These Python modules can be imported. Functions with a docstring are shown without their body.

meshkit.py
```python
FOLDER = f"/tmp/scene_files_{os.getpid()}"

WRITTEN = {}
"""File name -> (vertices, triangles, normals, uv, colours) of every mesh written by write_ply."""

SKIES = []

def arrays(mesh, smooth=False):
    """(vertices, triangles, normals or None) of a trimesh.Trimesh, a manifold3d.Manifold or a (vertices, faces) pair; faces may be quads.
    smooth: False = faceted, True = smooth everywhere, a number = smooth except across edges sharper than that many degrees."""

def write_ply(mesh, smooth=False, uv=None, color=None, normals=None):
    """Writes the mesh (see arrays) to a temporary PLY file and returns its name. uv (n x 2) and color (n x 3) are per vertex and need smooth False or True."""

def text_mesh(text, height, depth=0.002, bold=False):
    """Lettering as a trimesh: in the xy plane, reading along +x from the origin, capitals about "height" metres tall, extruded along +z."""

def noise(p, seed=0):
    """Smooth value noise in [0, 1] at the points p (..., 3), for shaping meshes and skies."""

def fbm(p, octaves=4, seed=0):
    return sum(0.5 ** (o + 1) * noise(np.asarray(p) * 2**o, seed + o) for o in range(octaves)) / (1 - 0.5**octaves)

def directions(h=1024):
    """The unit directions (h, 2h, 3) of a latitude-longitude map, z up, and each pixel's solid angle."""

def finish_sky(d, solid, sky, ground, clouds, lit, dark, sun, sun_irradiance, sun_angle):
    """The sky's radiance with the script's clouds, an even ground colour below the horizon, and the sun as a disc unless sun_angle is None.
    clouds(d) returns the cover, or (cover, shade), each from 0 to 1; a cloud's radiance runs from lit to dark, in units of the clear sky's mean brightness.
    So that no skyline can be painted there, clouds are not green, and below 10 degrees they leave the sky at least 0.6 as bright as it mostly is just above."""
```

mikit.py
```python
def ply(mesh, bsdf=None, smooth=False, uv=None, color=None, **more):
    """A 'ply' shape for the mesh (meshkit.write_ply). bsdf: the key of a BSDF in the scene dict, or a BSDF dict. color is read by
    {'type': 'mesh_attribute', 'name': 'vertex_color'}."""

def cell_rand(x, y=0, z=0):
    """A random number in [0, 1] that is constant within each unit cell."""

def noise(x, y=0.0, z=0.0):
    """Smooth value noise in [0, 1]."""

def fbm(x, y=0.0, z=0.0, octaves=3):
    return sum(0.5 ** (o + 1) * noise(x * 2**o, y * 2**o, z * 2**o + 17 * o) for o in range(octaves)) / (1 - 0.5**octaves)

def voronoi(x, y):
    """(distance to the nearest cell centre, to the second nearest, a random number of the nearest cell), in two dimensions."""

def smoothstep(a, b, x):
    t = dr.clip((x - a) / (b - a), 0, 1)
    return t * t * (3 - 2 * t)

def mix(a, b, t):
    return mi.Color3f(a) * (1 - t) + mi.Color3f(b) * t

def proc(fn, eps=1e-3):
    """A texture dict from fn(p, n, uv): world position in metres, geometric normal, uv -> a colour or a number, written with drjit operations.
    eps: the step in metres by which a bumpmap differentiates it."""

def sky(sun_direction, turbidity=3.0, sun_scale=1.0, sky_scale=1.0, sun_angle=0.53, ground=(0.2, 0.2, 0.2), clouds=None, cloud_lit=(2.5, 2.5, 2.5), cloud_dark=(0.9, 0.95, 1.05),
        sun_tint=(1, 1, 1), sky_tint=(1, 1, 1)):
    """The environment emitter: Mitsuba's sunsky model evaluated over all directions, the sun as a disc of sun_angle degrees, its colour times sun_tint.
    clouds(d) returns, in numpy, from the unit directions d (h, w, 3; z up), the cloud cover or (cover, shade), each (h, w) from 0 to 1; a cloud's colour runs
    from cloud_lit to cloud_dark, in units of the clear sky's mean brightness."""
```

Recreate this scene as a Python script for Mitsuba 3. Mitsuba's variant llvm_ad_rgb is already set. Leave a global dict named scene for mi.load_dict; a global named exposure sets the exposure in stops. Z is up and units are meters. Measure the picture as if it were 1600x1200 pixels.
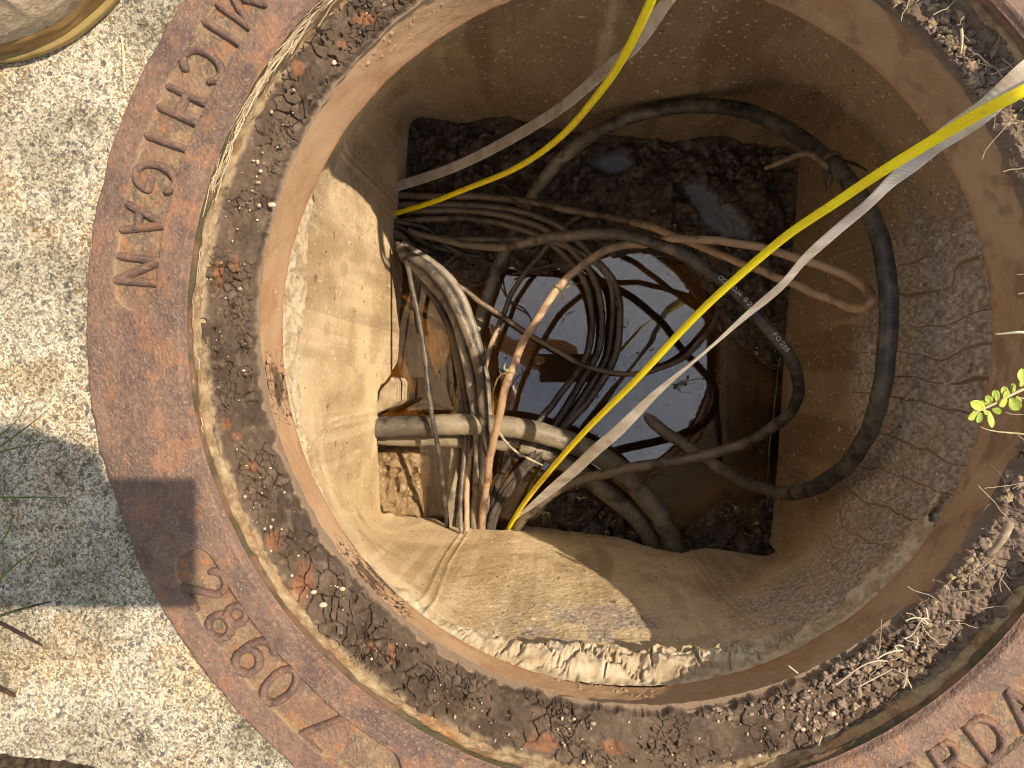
import math, random
import numpy as np, trimesh, shapely, manifold3d as m3
import drjit as dr
import mitsuba as mi
import mikit, meshkit
from mikit import proc, noise, fbm, voronoi, smoothstep, mix
from scipy.interpolate import CubicSpline, PchipInterpolator
from shapely.geometry import Polygon, LineString

# ------------------------------------------------------------------ camera, light, exposure
K = 0.8            # the plan below is drawn for a lens 0.65 above the seat; real size is 0.8 of that
H = 0.65           # lens height in plan units
F, CX, CY = 1200.0, 880.0, 590.0     # focal length and nadir of the photograph, in its pixels
T = mi.ScalarTransform4f
scene, labels = {}, {}
scene['camera'] = {'type': 'perspective', 'fov': math.degrees(2 * math.atan(800 / F)), 'fov_axis': 'x',
                   'principal_point_offset_x': -(CX - 800) / 1600, 'principal_point_offset_y': -(CY - 600) / 1200,
                   'near_clip': 0.003, 'far_clip': 500.0,
                   'to_world': T().look_at(origin=[0, 0, H * K], target=[0, 0, 0], up=[0, 1, 0])}
def clouds(d):
    c = meshkit.fbm(d * [2.2, 2.2, 3.5] + 3.1, 5, seed=4)
    return np.clip((c - 0.24) / 0.2, 0, 1) * 0.97
scene['sky'] = mikit.sky((0.655, 0.268, 1.0), turbidity=3.5, clouds=clouds, cloud_lit=(1.66, 1.70, 1.76), cloud_dark=(0.9, 0.93, 1.0), sun_tint=(1.0, 0.975, 0.93))
exposure = 2.15

rng = np.random.default_rng(7)
random.seed(7)

# ------------------------------------------------------------------ helpers
def at(px, py, z):
    """The point at height z (plan units) under a pixel of the survey photograph."""
    s = (H - z) / F
    return np.stack([(np.asarray(px, float) - CX) * s, (CY - np.asarray(py, float)) * s, np.broadcast_to(np.asarray(z, float), np.shape(px)) * 1.0], -1)
def nz(p, f, seed=0, o=3):
    return meshkit.fbm(np.asarray(p, float) * f, o, seed) 
def sm(a, b, x):
    t = np.clip((x - a) / (b - a), 0, 1); return t * t * (3 - 2 * t)
def lerp(a, b, t):
    t = np.asarray(t)[..., None]; return np.asarray(a, float) * (1 - t) + np.asarray(b, float) * t
used = {}
def key_for(name, parent=None):
    base = f'{parent}__{name}' if parent else name
    n = used.get(base, 0); used[base] = n + 1
    return base if n == 0 else f'{base}_{n:03d}'
def put(name, v, f, mat, parent=None, color=None, uv=None, smooth=True, label=None, cat=None, group=None, kind=None, real=False):
    k = key_for(name, parent)
    v = np.asarray(v, float) * (1 if real else K)
    scene[k] = mikit.ply((v, f), mat, smooth=smooth, uv=uv, color=None if color is None else np.clip(color, 0, 1))
    tag(k, label, cat, group, kind)
    return k
def tag(k, label=None, cat=None, group=None, kind=None):
    d = {a: b for a, b in (('label', label), ('category', cat), ('group', group), ('kind', kind)) if b}
    if d: labels[k] = {**labels.get(k, {}), **d}
def thing(name, label, cat, group=None):
    k = key_for(name); tag(k, label, cat, group); return k
def grid_faces(n, m, wrap=False):
    """quads of an n x m grid (rows n); wrap joins the last row to the first."""
    i, j = np.meshgrid(np.arange(n if wrap else n - 1), np.arange(m - 1), indexing='ij')
    a = i * m + j; b = ((i + 1) % n) * m + j
    q = np.stack([a, b, b + 1, a + 1], -1).reshape(-1, 4)
    return np.vstack([q[:, [0, 1, 2]], q[:, [0, 2, 3]]])
def spline(P, step):
    P = np.asarray(P, float)
    t = np.r_[0, np.cumsum(np.linalg.norm(np.diff(P[:, :3], axis=0), axis=1) ** 0.75 + 1e-9)]
    cs = CubicSpline(t, P)
    fine = cs(np.linspace(0, t[-1], 1200))
    L = np.r_[0, np.cumsum(np.linalg.norm(np.diff(fine[:, :3], axis=0), axis=1))]
    n = max(4, int(L[-1] / step))
    u = np.interp(np.linspace(0, L[-1], n), L, np.linspace(0, t[-1], 1200))
    return cs(u), np.linspace(0, L[-1], n)
def frames(C):
    t = np.gradient(C, axis=0); t /= np.linalg.norm(t, axis=1, keepdims=True) + 1e-12
    a = np.zeros_like(C); ref = np.array([0, 0, 1.0]) if abs(t[0, 2]) < 0.9 else np.array([1.0, 0, 0])
    a[0] = np.cross(t[0], ref); a[0] /= np.linalg.norm(a[0])
    for i in range(1, len(C)):
        w = a[i - 1] - t[i] * (a[i - 1] @ t[i]); a[i] = w / (np.linalg.norm(w) + 1e-12)
    return t, a, np.cross(t, a)
def tube(C, r, sides=14, caps=True, wob=0.0, seed=0):
    t, a, b = frames(C)
    ang = np.arange(sides) * 2 * np.pi / sides
    r = np.broadcast_to(r, (len(C),))
    N = np.cos(ang)[None, :, None] * a[:, None] + np.sin(ang)[None, :, None] * b[:, None]
    rr = r[:, None].repeat(sides, 1)
    if wob:
        rr = rr * (1 + wob * (nz(C[:, None] + N * r[:, None, None], 120, seed) - 0.5) * 2)
    v = (C[:, None] + N * rr[..., None]).reshape(-1, 3)
    n = len(C)
    i, j = np.meshgrid(np.arange(n - 1), np.arange(sides), indexing='ij')
    q = np.stack([i * sides + j, i * sides + (j + 1) % sides, (i + 1) * sides + (j + 1) % sides, (i + 1) * sides + j], -1).reshape(-1, 4)
    f = np.vstack([q[:, [0, 1, 2]], q[:, [0, 2, 3]]])
    N = N.reshape(-1, 3)
    if caps:
        v = np.vstack([v, C[0] - t[0] * r[0] * .3, C[-1] + t[-1] * r[-1] * .3]); N = np.vstack([N, -t[0], t[-1]])
        k = np.arange(sides); m = n * sides
        f = np.vstack([f, np.stack([(k + 1) % sides, k, k * 0 + m], 1), np.stack([(n - 1) * sides + k, (n - 1) * sides + (k + 1) % sides, k * 0 + m + 1], 1)])
    return v, f, N
def join(parts):
    vs, fs, cs, o = [], [], [], 0
    for p in parts:
        vs.append(p[0]); fs.append(np.asarray(p[1]) + o); o += len(p[0])
        if len(p) > 2 and p[2] is not None: cs.append(p[2])
    return np.vstack(vs), np.vstack(fs), (np.vstack(cs) if cs else None)

# ------------------------------------------------------------------ materials
VC = {'type': 'mesh_attribute', 'name': 'vertex_color'}
def pbr(color, rough=0.8, spec=0.3, bump=None, scale=1.0, **kw):
    b = {'type': 'principled', 'base_color': color, 'roughness': rough, 'specular': spec, **kw}
    if bump: b = {'type': 'bumpmap', 'arbitrary': bump, 'scale': scale, 'bsdf': b}
    return {'type': 'twosided', 'bsdf': b}
def rgb(*c): return {'type': 'rgb', 'value': list(c)}

def pave_cell(p, s):
    w = 0.9 / s
    return voronoi((p.x + w * (noise(p.x * s * 1.7, p.y * s * 1.7) - 0.5)) * s, (p.y + w * (noise(p.x * s * 1.7, p.y * s * 1.7, 5) - 0.5)) * s)
def pave_color(p, n, uv):
    d1, d2, r = pave_cell(p, 760.0)
    e1, e2, q = pave_cell(p, 330.0)
    f = noise(p.x * 1500, p.y * 1500)
    stain = smoothstep(0.5, 0.72, fbm(p.x * 22, p.y * 22, 1.0, 4) + 0.10 * (r - 0.5))
    c = mix((0.55, 0.515, 0.41), (0.40, 0.37, 0.295), smoothstep(0.3, 0.7, fbm(p.x * 190, p.y * 190, 3.0)))
    c = mix(c, (0.64, 0.60, 0.50), smoothstep(0.36, 0.30, r) * smoothstep(0.0, 0.25, d2 - d1) * 0.8)
    c = mix(c, (0.19, 0.175, 0.145), smoothstep(0.62, 0.68, r) * smoothstep(0.0, 0.2, d2 - d1) * 0.85)
    c = mix(c, (0.40, 0.26, 0.11), dr.select(r > 0.93, 0.6, 0.0))
    c = mix(c, (0.13, 0.125, 0.13), smoothstep(0.90, 0.92, q) * smoothstep(0.15, 0.3, e2 - e1) * 0.85)
    c = mix(c, (0.60, 0.58, 0.55), smoothstep(0.07, 0.05, q) * smoothstep(0.15, 0.3, e2 - e1) * 0.8)
    c = c * (0.60 + 0.75 * f)
    c = mix(c, c * mi.Color3f(0.42, 0.39, 0.34), smoothstep(0.10, 0.0, d2 - d1) * smoothstep(0.45, 0.65, fbm(p.x * 120, p.y * 120, 9.0)) * 0.9)
    c = mix(c, c * mi.Color3f(1.0, 0.74, 0.40), stain * 0.32)
    c = mix(c, c * mi.Color3f(0.66, 0.67, 0.66), smoothstep(0.45, 0.65, fbm(p.x * 13 + 9, p.y * 13, 7.0, 4)) * 0.5)
    return mix(c, c * mi.Color3f(0.62, 0.62, 0.58), smoothstep(0.48, 0.62, fbm(p.x * 30, p.y * 30 + 4, 2.0, 5)) * 0.7)
def pave_bump(p, n, uv):
    d1, d2, r = pave_cell(p, 760.0)
    return smoothstep(0, 0.4, d2 - d1) * (0.3 + 0.7 * r) + 0.7 * fbm(p.x * 500, p.y * 500, 0.0, 3)
scene['m_pavement'] = pbr(proc(pave_color), 0.9, 0.2, proc(pave_bump, 4e-4), 0.0009)

def vault_color(p, n, uv):
    q = p * 1.25
    ang = dr.atan2(q.y - 0.078, q.x - 0.048)
    big = fbm(q.x * 9, q.y * 9, q.z * 5, 4)
    fine = noise(q.x * 700, q.y * 700, q.z * 420)
    streak = fbm(ang * 44, q.z * 2.6, 3.0, 4)
    deg = ang * 57.29578
    dl = dr.abs(deg + 24.0) / 46.0
    ux = 1.1 * dr.exp(-dl * dl * dl) * smoothstep(-0.47, -0.30, q.z) * smoothstep(-0.072, -0.10, q.z)
    db = (deg + 93.0) / 17.0
    ux = dr.maximum(ux, dr.exp(-db * db) * smoothstep(-0.38, -0.23, q.z) * smoothstep(0.38, 0.56, fbm(q.x * 24, q.y * 24, q.z * 14, 4)))
    c = mix((0.60, 0.485, 0.315), (0.43, 0.325, 0.195), smoothstep(0.36, 0.66, big))
    c = mix(c, (0.66, 0.56, 0.40), smoothstep(0.5, 0.72, streak) * 0.35)
    shade_stain = smoothstep(-1.2, -0.6, ang) * smoothstep(2.5, 1.9, ang)          # stained top and right walls, with shade darkened into their colour
    c = mix(c, mix((0.205, 0.142, 0.08), (0.29, 0.21, 0.125), fbm(q.x * 30, q.y * 30, q.z * 12, 4)), shade_stain * smoothstep(0.18, 0.50, fbm(ang * 9, q.z * 3.0, 12.0, 5) + 0.12) * 0.9)
    c = mix(c, (0.17, 0.105, 0.055), smoothstep(0.54, 0.70, fbm(ang * 7 + 4, q.z * 2.0, 8.0, 5)) * (0.3 + 0.4 * shade_stain))
    c = mix(c, (0.22, 0.15, 0.08), smoothstep(0.5, 0.68, fbm(q.x * 34, q.y * 34, q.z * 16 + 5, 4)) * 0.30)
    c = c * (0.84 + 0.32 * fine)
    # efflorescence: pale crumbly bloom, cut by dark drips running down the wall, where uv.x says so
    speck = 0.6 * noise(q.x * 300, q.y * 300, q.z * 120) + 0.4 * noise(q.x * 640, q.y * 640, q.z * 260)
    w = ang * 11.5 + 1.3 * (fbm(q.z * 9 + ang * 2, ang * 3, 4.0, 3) - 0.5) + 1.2 * noise(ang * 7, 3.0)
    k = dr.floor(w)
    gap = dr.abs(w - k - 0.5) * 2                       # 1 on a drip line, 0 half way between two
    wid = 0.02 + 0.22 * dr.square(noise(k * 3.7, q.z * 16)) * noise(k * 5.1, 4.0)
    drip = smoothstep(-1.25, -0.95, ang) * smoothstep(0.85, 0.55, ang) * smoothstep(1.0 - wid, 1.0 - 0.45 * wid, gap + 0.10 * (speck - 0.5))
    f = smoothstep(0.28, 0.75, ux + 0.6 * (fbm(q.x * 16, q.y * 16, q.z * 12, 4) - 0.5)) * (1 - drip)
    body = smoothstep(0.25, 0.6, fbm(q.x * 42, q.y * 42, q.z * 20, 3))
    c = mix(c, mix((0.23, 0.185, 0.145), (0.50, 0.44, 0.38), smoothstep(0.2, 0.85, speck)), f * (0.62 + 0.32 * body))
    c = mix(c, (0.12, 0.08, 0.045), drip * smoothstep(0.3, 0.7, ux) * 0.4)
    c = mix(c, (0.72, 0.65, 0.52), smoothstep(0.80, 0.88, noise(q.x * 320, q.y * 320, q.z * 110)) * 0.55)
    c = mix(c, (0.07, 0.05, 0.035), smoothstep(0.87, 0.93, noise(q.x * 170 + 7, q.y * 170, q.z * 70)) * 0.6)
    return c
def vault_bump(p, n, uv):
    q = p * 1.25
    return fbm(q.x * 190, q.y * 190, q.z * 170, 4) + 0.3 * noise(q.x * 420, q.y * 420, q.z * 300)
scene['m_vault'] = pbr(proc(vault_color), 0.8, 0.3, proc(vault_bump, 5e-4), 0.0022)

def iron_fine(p, n, uv):
    return fbm(p.x * 900, p.y * 900, p.z * 900, 3)
def iron_paint(P, panel, extra):
    a = nz(P, 42, 1, 4); b = nz(P, 560, 2, 3); g1 = nz(P, 200, 3, 4); g2 = nz(P, 900, 4, 2)
    c = lerp((.182, .114, .092), (.108, .074, .068), sm(.38, .66, a))
    c = lerp(c, (.34, .195, .13), sm(.50, .72, b) * .42)
    c = lerp(c, (.092, .060, .058), sm(.50, .68, g1) * .50)
    c = lerp(c, (.085, .055, .05), sm(.55, .75, g2) * .45)
    c = lerp(c, (.30, .145, .075), sm(.56, .70, nz(P, 75, 5, 4)) * .45)
    g = lerp((.235, .165, .105), (.125, .098, .073), sm(.4, .62, nz(P, 90, 6, 4)))
    g = lerp(g, (.36, .265, .16), sm(.52, .72, b) * .5)
    g = lerp(g, (.20, .115, .08), sm(.45, .6, nz(P, 50, 8, 3)) * .6)
    c = lerp(c, g, np.clip(panel, 0, 1) * .85)
    rust = sm(.58, .70, .5 * nz(P, 95, 9, 3) + .5 * nz(P, 300, 10, 3) + .05 * panel)
    c = lerp(c, lerp((.36, .165, .07), (.24, .11, .055), g2), rust * np.clip(.2 + panel * .7 + extra, 0, .85))
    return lerp(c, (.50, .40, .28), sm(.80, .9, meshkit.noise(P * 1000, 12)) * .35)
scene['m_iron'] = pbr(VC, 0.68, 0.35, proc(iron_fine, 4e-4), 0.0013)
scene['m_painted'] = pbr(VC, 0.85, 0.25, proc(iron_fine, 4e-4), 0.0010)      # colour per vertex: soil, mud-coated iron, dry things
scene['m_plain'] = pbr(VC, 0.8, 0.25)
def wet_rough(p, n, uv): return 0.22 + 0.45 * smoothstep(0.4, 0.62, fbm(p.x * 60, p.y * 60, 2.0, 3))
def mud_bump(p, n, uv): return fbm(p.x * 240, p.y * 240, p.z * 240, 4)
scene['m_mud'] = pbr(VC, proc(wet_rough), 0.55, proc(mud_bump, 6e-4), 0.004)
def cable_bump(p, n, uv): return fbm(p.x * 500, p.y * 500, p.z * 500, 3)
scene['m_cable'] = pbr(VC, 0.42, 0.5, proc(cable_bump, 5e-4), 0.0009)
scene['m_rope'] = pbr(VC, 0.38, 0.5)
scene['m_water'] = {'type': 'thindielectric', 'int_ior': 1.88, 'specular_transmittance': rgb(0.62, 0.48, 0.29), 'specular_reflectance': rgb(1, 1, 1)}
scene['m_leaf'] = {'type': 'twosided', 'bsdf': {'type': 'principled', 'base_color': VC, 'roughness': 0.4, 'specular': 0.4}}
scene['m_dark'] = pbr(rgb(0.02, 0.02, 0.022), 0.35, 0.5)
scene['m_skin'] = pbr(rgb(0.42, 0.25, 0.18), 0.5, 0.4)
scene['m_cloth'] = pbr(rgb(0.05, 0.055, 0.07), 0.9, 0.1)
scene['m_cloth_pale'] = pbr(rgb(0.30, 0.27, 0.21), 0.9, 0.1)
def ground_color(p, n, uv): return mix((0.06, 0.075, 0.025), (0.13, 0.115, 0.055), fbm(p.x * 3, p.y * 3, 0.0, 5))
scene['m_ground'] = pbr(proc(ground_color), 0.95, 0.1)

# ------------------------------------------------------------------ pavement and ground (setting)
CO = at(1043.5, 501, .042); RO = 914 * (H - .042) / F      # flange outer circle
CI = at(1024, 508, .042);   RI = 737 * (H - .042) / F      # flange inner circle
CT = at(1014.2, 496.2, 0.); RT = 614 * H / F + .0035               # top of the throat
CH = at(996, 519.4, -.07);  RH = 554.3 * (H + .07) / F     # bottom lip of the throat
ZP = .0345
def edge_mask(P):
    """1 where the slab has ended and bare soil shows (lower left)."""
    s = F / (H - ZP); px = P[..., 0] * s + CX; py = CY - P[..., 1] * s
    line = np.interp(px, [-900, -50, 0, 60, 110, 150, 260, 420, 900], [1150, 1176, 1182, 1187, 1194, 1203, 1240, 1330, 1750])
    return sm(-3, 4, py - line + 6 * (nz(P, 150, 3) - .5)) * sm(300, 240, px + 40 * nz(P, 30, 4)) * sm(-290, -230, px - 40 * nz(P, 30, 5)) * sm(1750, 1690, py + 60 * nz(P, 30, 6))
th = np.r_[np.linspace(math.radians(130), math.radians(250), 900), np.linspace(math.radians(250), math.radians(490), 420)[1:-1]]
rr = np.r_[np.linspace(RO - .009, RO + .30, 260), np.linspace(RO + .31, 2.2, 40)]
P = np.zeros((len(th), len(rr), 3)); P[..., 0] = CO[0] + rr[None] * np.cos(th)[:, None]; P[..., 1] = CO[1] + rr[None] * np.sin(th)[:, None]
ragged = (nz(P, 90, 11, 3) - .5)
near = sm(.03, 0, rr - RO)[None]
P[..., :2] += (np.stack([np.cos(th), np.sin(th)], -1)[:, None]) * (ragged * .004 * near)[..., None]
em = edge_mask(P)
P[..., 2] = ZP + .0022 * (nz(P, 130, 1, 4) - .5) + .004 * (nz(P, 14, 2, 2) - .5) - .035 * em + em * .012 * (nz(P, 80, 5) - .5) - .0025 * near * sm(.45, .6, nz(P, 60, 8))
put('pavement', P.reshape(-1, 3), grid_faces(*P.shape[:2], wrap=True)[:, ::-1], 'm_pavement', label='speckled exposed aggregate concrete pavement around the manhole', kind='structure')
bx, by = np.meshgrid(np.linspace(-.62, -.20, 210), np.linspace(-.75, -.28, 230), indexing='ij'); B = np.stack([bx, by, 0 * bx + ZP], -1); eb = edge_mask(B)
B[..., 2] = ZP - .05 + .045 * eb * (.55 + .7 * (nz(B, 60, 3, 4) - .3)) + .006 * (nz(B, 220, 5, 3) - .5)
put('bare_soil', B.reshape(-1, 3), grid_faces(210, 230)[:, ::-1] if False else grid_faces(210, 230), 'm_painted', color=lerp((.028, .022, .016), (.08, .06, .04), sm(.4, .7, nz(B, 240, 6, 3))).reshape(-1, 3), kind='structure', label='dark bare soil where the pavement ends at the lower left')
rr = np.r_[2.19, np.geomspace(2.4, 120, 30)]; th2 = np.linspace(0, 2 * np.pi, 97)[:-1]
P = np.zeros((96, len(rr), 3)); P[..., 0] = CO[0] + rr * np.cos(th2)[:, None]; P[..., 1] = CO[1] + rr * np.sin(th2)[:, None]; P[..., 2] = ZP - .03
put('ground', P.reshape(-1, 3), grid_faces(96, len(rr), wrap=True)[:, ::-1], 'm_ground', kind='structure', label='grassy ground beyond the pavement')

# ------------------------------------------------------------------ the manhole frame
frame = thing('manhole_frame', 'rusty round cast iron manhole frame with raised lettering set in concrete', 'manhole frame')
CM, RM = (CO + CI) / 2, (RO + RI) / 2
spx = (H - .042) / F
def pang(px, py): return math.degrees(math.atan2(-(py - (501 + 508) / 2), px - (1043.5 + 1024) / 2)) % 360
panels = [(118.0, pang(207, 487) - .2), (pang(302, 853) + .1, pang(637, 1197)), (286.0, 333.0)]   # degrees
def ang_dens(n1, n2):
    a = np.linspace(math.radians(128), math.radians(262), n1); b = np.linspace(math.radians(262), math.radians(290), 120)[1:]
    c = np.linspace(math.radians(290), math.radians(330), n2)[1:]; d = np.linspace(math.radians(330), math.radians(488), 300)[1:-1]
    return np.r_[a, b, c, d]
tha = ang_dens(1500, 420)
tt = np.r_[0, .004, .012, np.linspace(.02, .98, 150), .988, .996, 1.0]
E = np.stack([np.cos(tha), np.sin(tha), 0 * tha], -1)
P = (CO + RO * E)[:, None] * (1 - tt)[None, :, None] + (CI + RI * E)[:, None] * tt[None, :, None]
W = RO - RI
wob = (nz(E * 6, 1, 5, 3) - .5)
P += E[:, None] * ((wob[:, None] * .006 + (nz(E * 40, 1, 9, 2) - .5)[:, None] * .0025) * (1 - tt)[None] ** 2)[..., None]    # the chipped uneven outer edge
dgt = np.degrees(tha) % 360
panel = np.zeros(P.shape[:2]); arc = (tt - .5) * W
for a0, a1 in panels:
    s0 = np.radians((dgt - a0 + 180) % 360 - 180) * RM; s1 = np.radians((a1 - dgt + 180) % 360 - 180) * RM
    hw = .0183
    along = np.minimum(s0, s1) - hw          # rounded ends
    d = np.where(along[:, None] > 0, np.abs(arc)[None], np.hypot(np.minimum(along, 0)[:, None], arc[None])) - hw
    d = d + .0012 * (nz(P, 120, 4, 2) - .5)
    panel = np.maximum(panel, sm(.0012, -.0012, d))
edge = np.minimum(tt * W, 1e9)
z = .042 - .0046 * panel
z = z - .006 * (1 - sm(0, .006, tt * W))[None] ** 2 - .0055 * (1 - sm(0, .007, (1 - tt) * W))[None] ** 2
z = z + .0018 * (nz(P, 45, 3, 3) - .5) + .0012 * (nz(P, 220, 6, 3) - .5)
z[:, 0] = ZP - .012
P[..., 2] = z
ip = iron_paint(P, panel, .25 * sm(.5, .7, nz(P, 30, 8)))
ip = lerp(ip, (.40, .31, .19), np.exp(-((panel - .45) / .3) ** 2) * sm(.32, .52, nz(P, 60, 71)) * .7)
put('flange', P.reshape(-1, 3), grid_faces(*P.shape[:2], wrap=True), 'm_iron', frame, color=ip.reshape(-1, 3))

# wall of the seat: crusted, drops from the flange to the seat
def ring_strip(prof, n, fn):
    """prof: list of (centre, radius, z); a ring mesh through these circles, displaced by fn(P, E, k)."""
    th = np.linspace(0, 2 * np.pi, n + 1)[:-1]; E = np.stack([np.cos(th), np.sin(th), 0 * th], -1)
    C = np.array([[c[0], c[1], z] for c, r, z in prof]); R = np.array([r for c, r, z in prof])
    P = C[None] + E[:, None] * R[None, :, None]
    return fn(P, E, np.arange(len(R)) / (len(R) - 1))
m = 44
prof = []
for k in np.linspace(0, 1, m):
    prof.append((CI, RI + .0006 - .004 * k ** 3 + .002 * math.sin(k * 3), .0368 - .0408 * k))
def crust(P, E, k):
    r = (nz(P, 150, 3, 3) - .5) * .005 * np.sin(np.pi * np.clip(k * 1.1, 0, 1))[None] + (nz(P, 40, 4, 2) - .5) * .005 * sm(0, .3, k)[None]
    r = r + .0022 * np.exp(-((k - .22) / .1) ** 2)[None]
    P = P - E[:, None] * r[..., None]
    a = nz(P * [1, 1, .4], 110, 5, 3)
    c = lerp((.40, .31, .19), (.24, .165, .095), sm(.35, .65, a))
    c = lerp(c, (.40, .20, .085), sm(.55, .68, nz(P, 26, 8, 3)) * .7)
    top = sm(.46, .22, k)[None] * np.ones(P.shape[:2])
    c = lerp(c, lerp((.055, .055, .03), (.16, .09, .06), sm(.4, .6, nz(P, 60, 9))), top * .85)
    c = lerp(c, (.58, .50, .36), sm(.62, .75, nz(P, 500, 2, 2)) * .5 * (1 - top))
    return P, c
P, c = ring_strip(prof, 1800, crust)
put('seat_wall', P.reshape(-1, 3), grid_faces(*P.shape[:2], wrap=True), 'm_painted', frame, color=c.reshape(-1, 3), label='pale dirt-crusted inner wall of the seat')
# throat: flat seat, rounded lip, tan mud coated cylinder down to the lower lip, and its underside
prof = [(CI, RI + .003, -.004), (CT, RT + .003, -.0035)] + [(CT, RT + .0014 * (1 - math.sin(a)), -.0035 - .0014 * (1 - math.cos(a)) + .0) for a in np.linspace(.3, 1.57, 5)]
for k in np.linspace(0.06, 1, 60): prof.append((CT + (CH - CT) * k, RT + (RH - RT) * k, -.006 - .064 * k))
prof += [(CH, RH + .0015, -.0715), (CH, RH + .006, -.073), (CH, RH + .05, -.075)]
def throat(P, E, k):
    body = ((P[..., 2] < -.006) & (P[..., 2] > -.0705))
    r = (nz(P, 90, 3, 3) - .5) * .0016 + (nz(P, 25, 4, 2) - .5) * .0025
    bump = sm(.70, .80, nz(P, 260, 21, 2)) * .0016 * sm(.45, .6, nz(P, 16, 22, 2))
    P = P - E[:, None] * ((r + bump) * body)[..., None]
    a = nz(P, 22, 5, 4)
    c = lerp((.42, .285, .175), (.355, .225, .130), sm(.35, .65, a))
    c = lerp(c, (.43, .30, .19), sm(.5, .7, nz(P, 160, 6, 3)) * .4)
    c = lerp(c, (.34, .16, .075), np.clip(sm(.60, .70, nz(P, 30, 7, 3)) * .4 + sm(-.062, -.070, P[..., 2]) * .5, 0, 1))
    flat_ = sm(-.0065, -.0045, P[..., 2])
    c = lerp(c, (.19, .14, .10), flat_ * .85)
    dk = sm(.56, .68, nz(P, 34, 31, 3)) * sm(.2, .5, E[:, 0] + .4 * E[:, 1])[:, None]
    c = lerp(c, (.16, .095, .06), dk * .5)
    c = lerp(c, (.5, .38, .25), sm(.68, .78, nz(P, 420, 9, 2)) * .35)
    # two patches of black flaking coating
    for ang, s, wd in ((189.5, .040, 1.0), (223.0, .055, 1.2)):
        da = (np.degrees(np.arctan2(E[:, 1], E[:, 0])) - ang + 180) % 360 - 180
        m_ = np.exp(-(da * math.radians(1) * RT / s) ** 2)[:, None] * sm(-.012, -.03, P[..., 2])
        q = P * 260 + 2.2 * (nz(P, 130, 12, 2)[..., None] - .5)
        v = np.abs(meshkit.noise(q * .55, 3) - .5)
        cr = sm(.055, .02, v) * sm(.35, .6, m_ + .35 * (nz(P, 70, 14) - .5)) + sm(.85, 1.0, m_ + .5 * (nz(P, 120, 15, 2) - .5)) * .7
        c = lerp(c, (.022, .020, .020), np.clip(cr, 0, 1))
    return P, c
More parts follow.
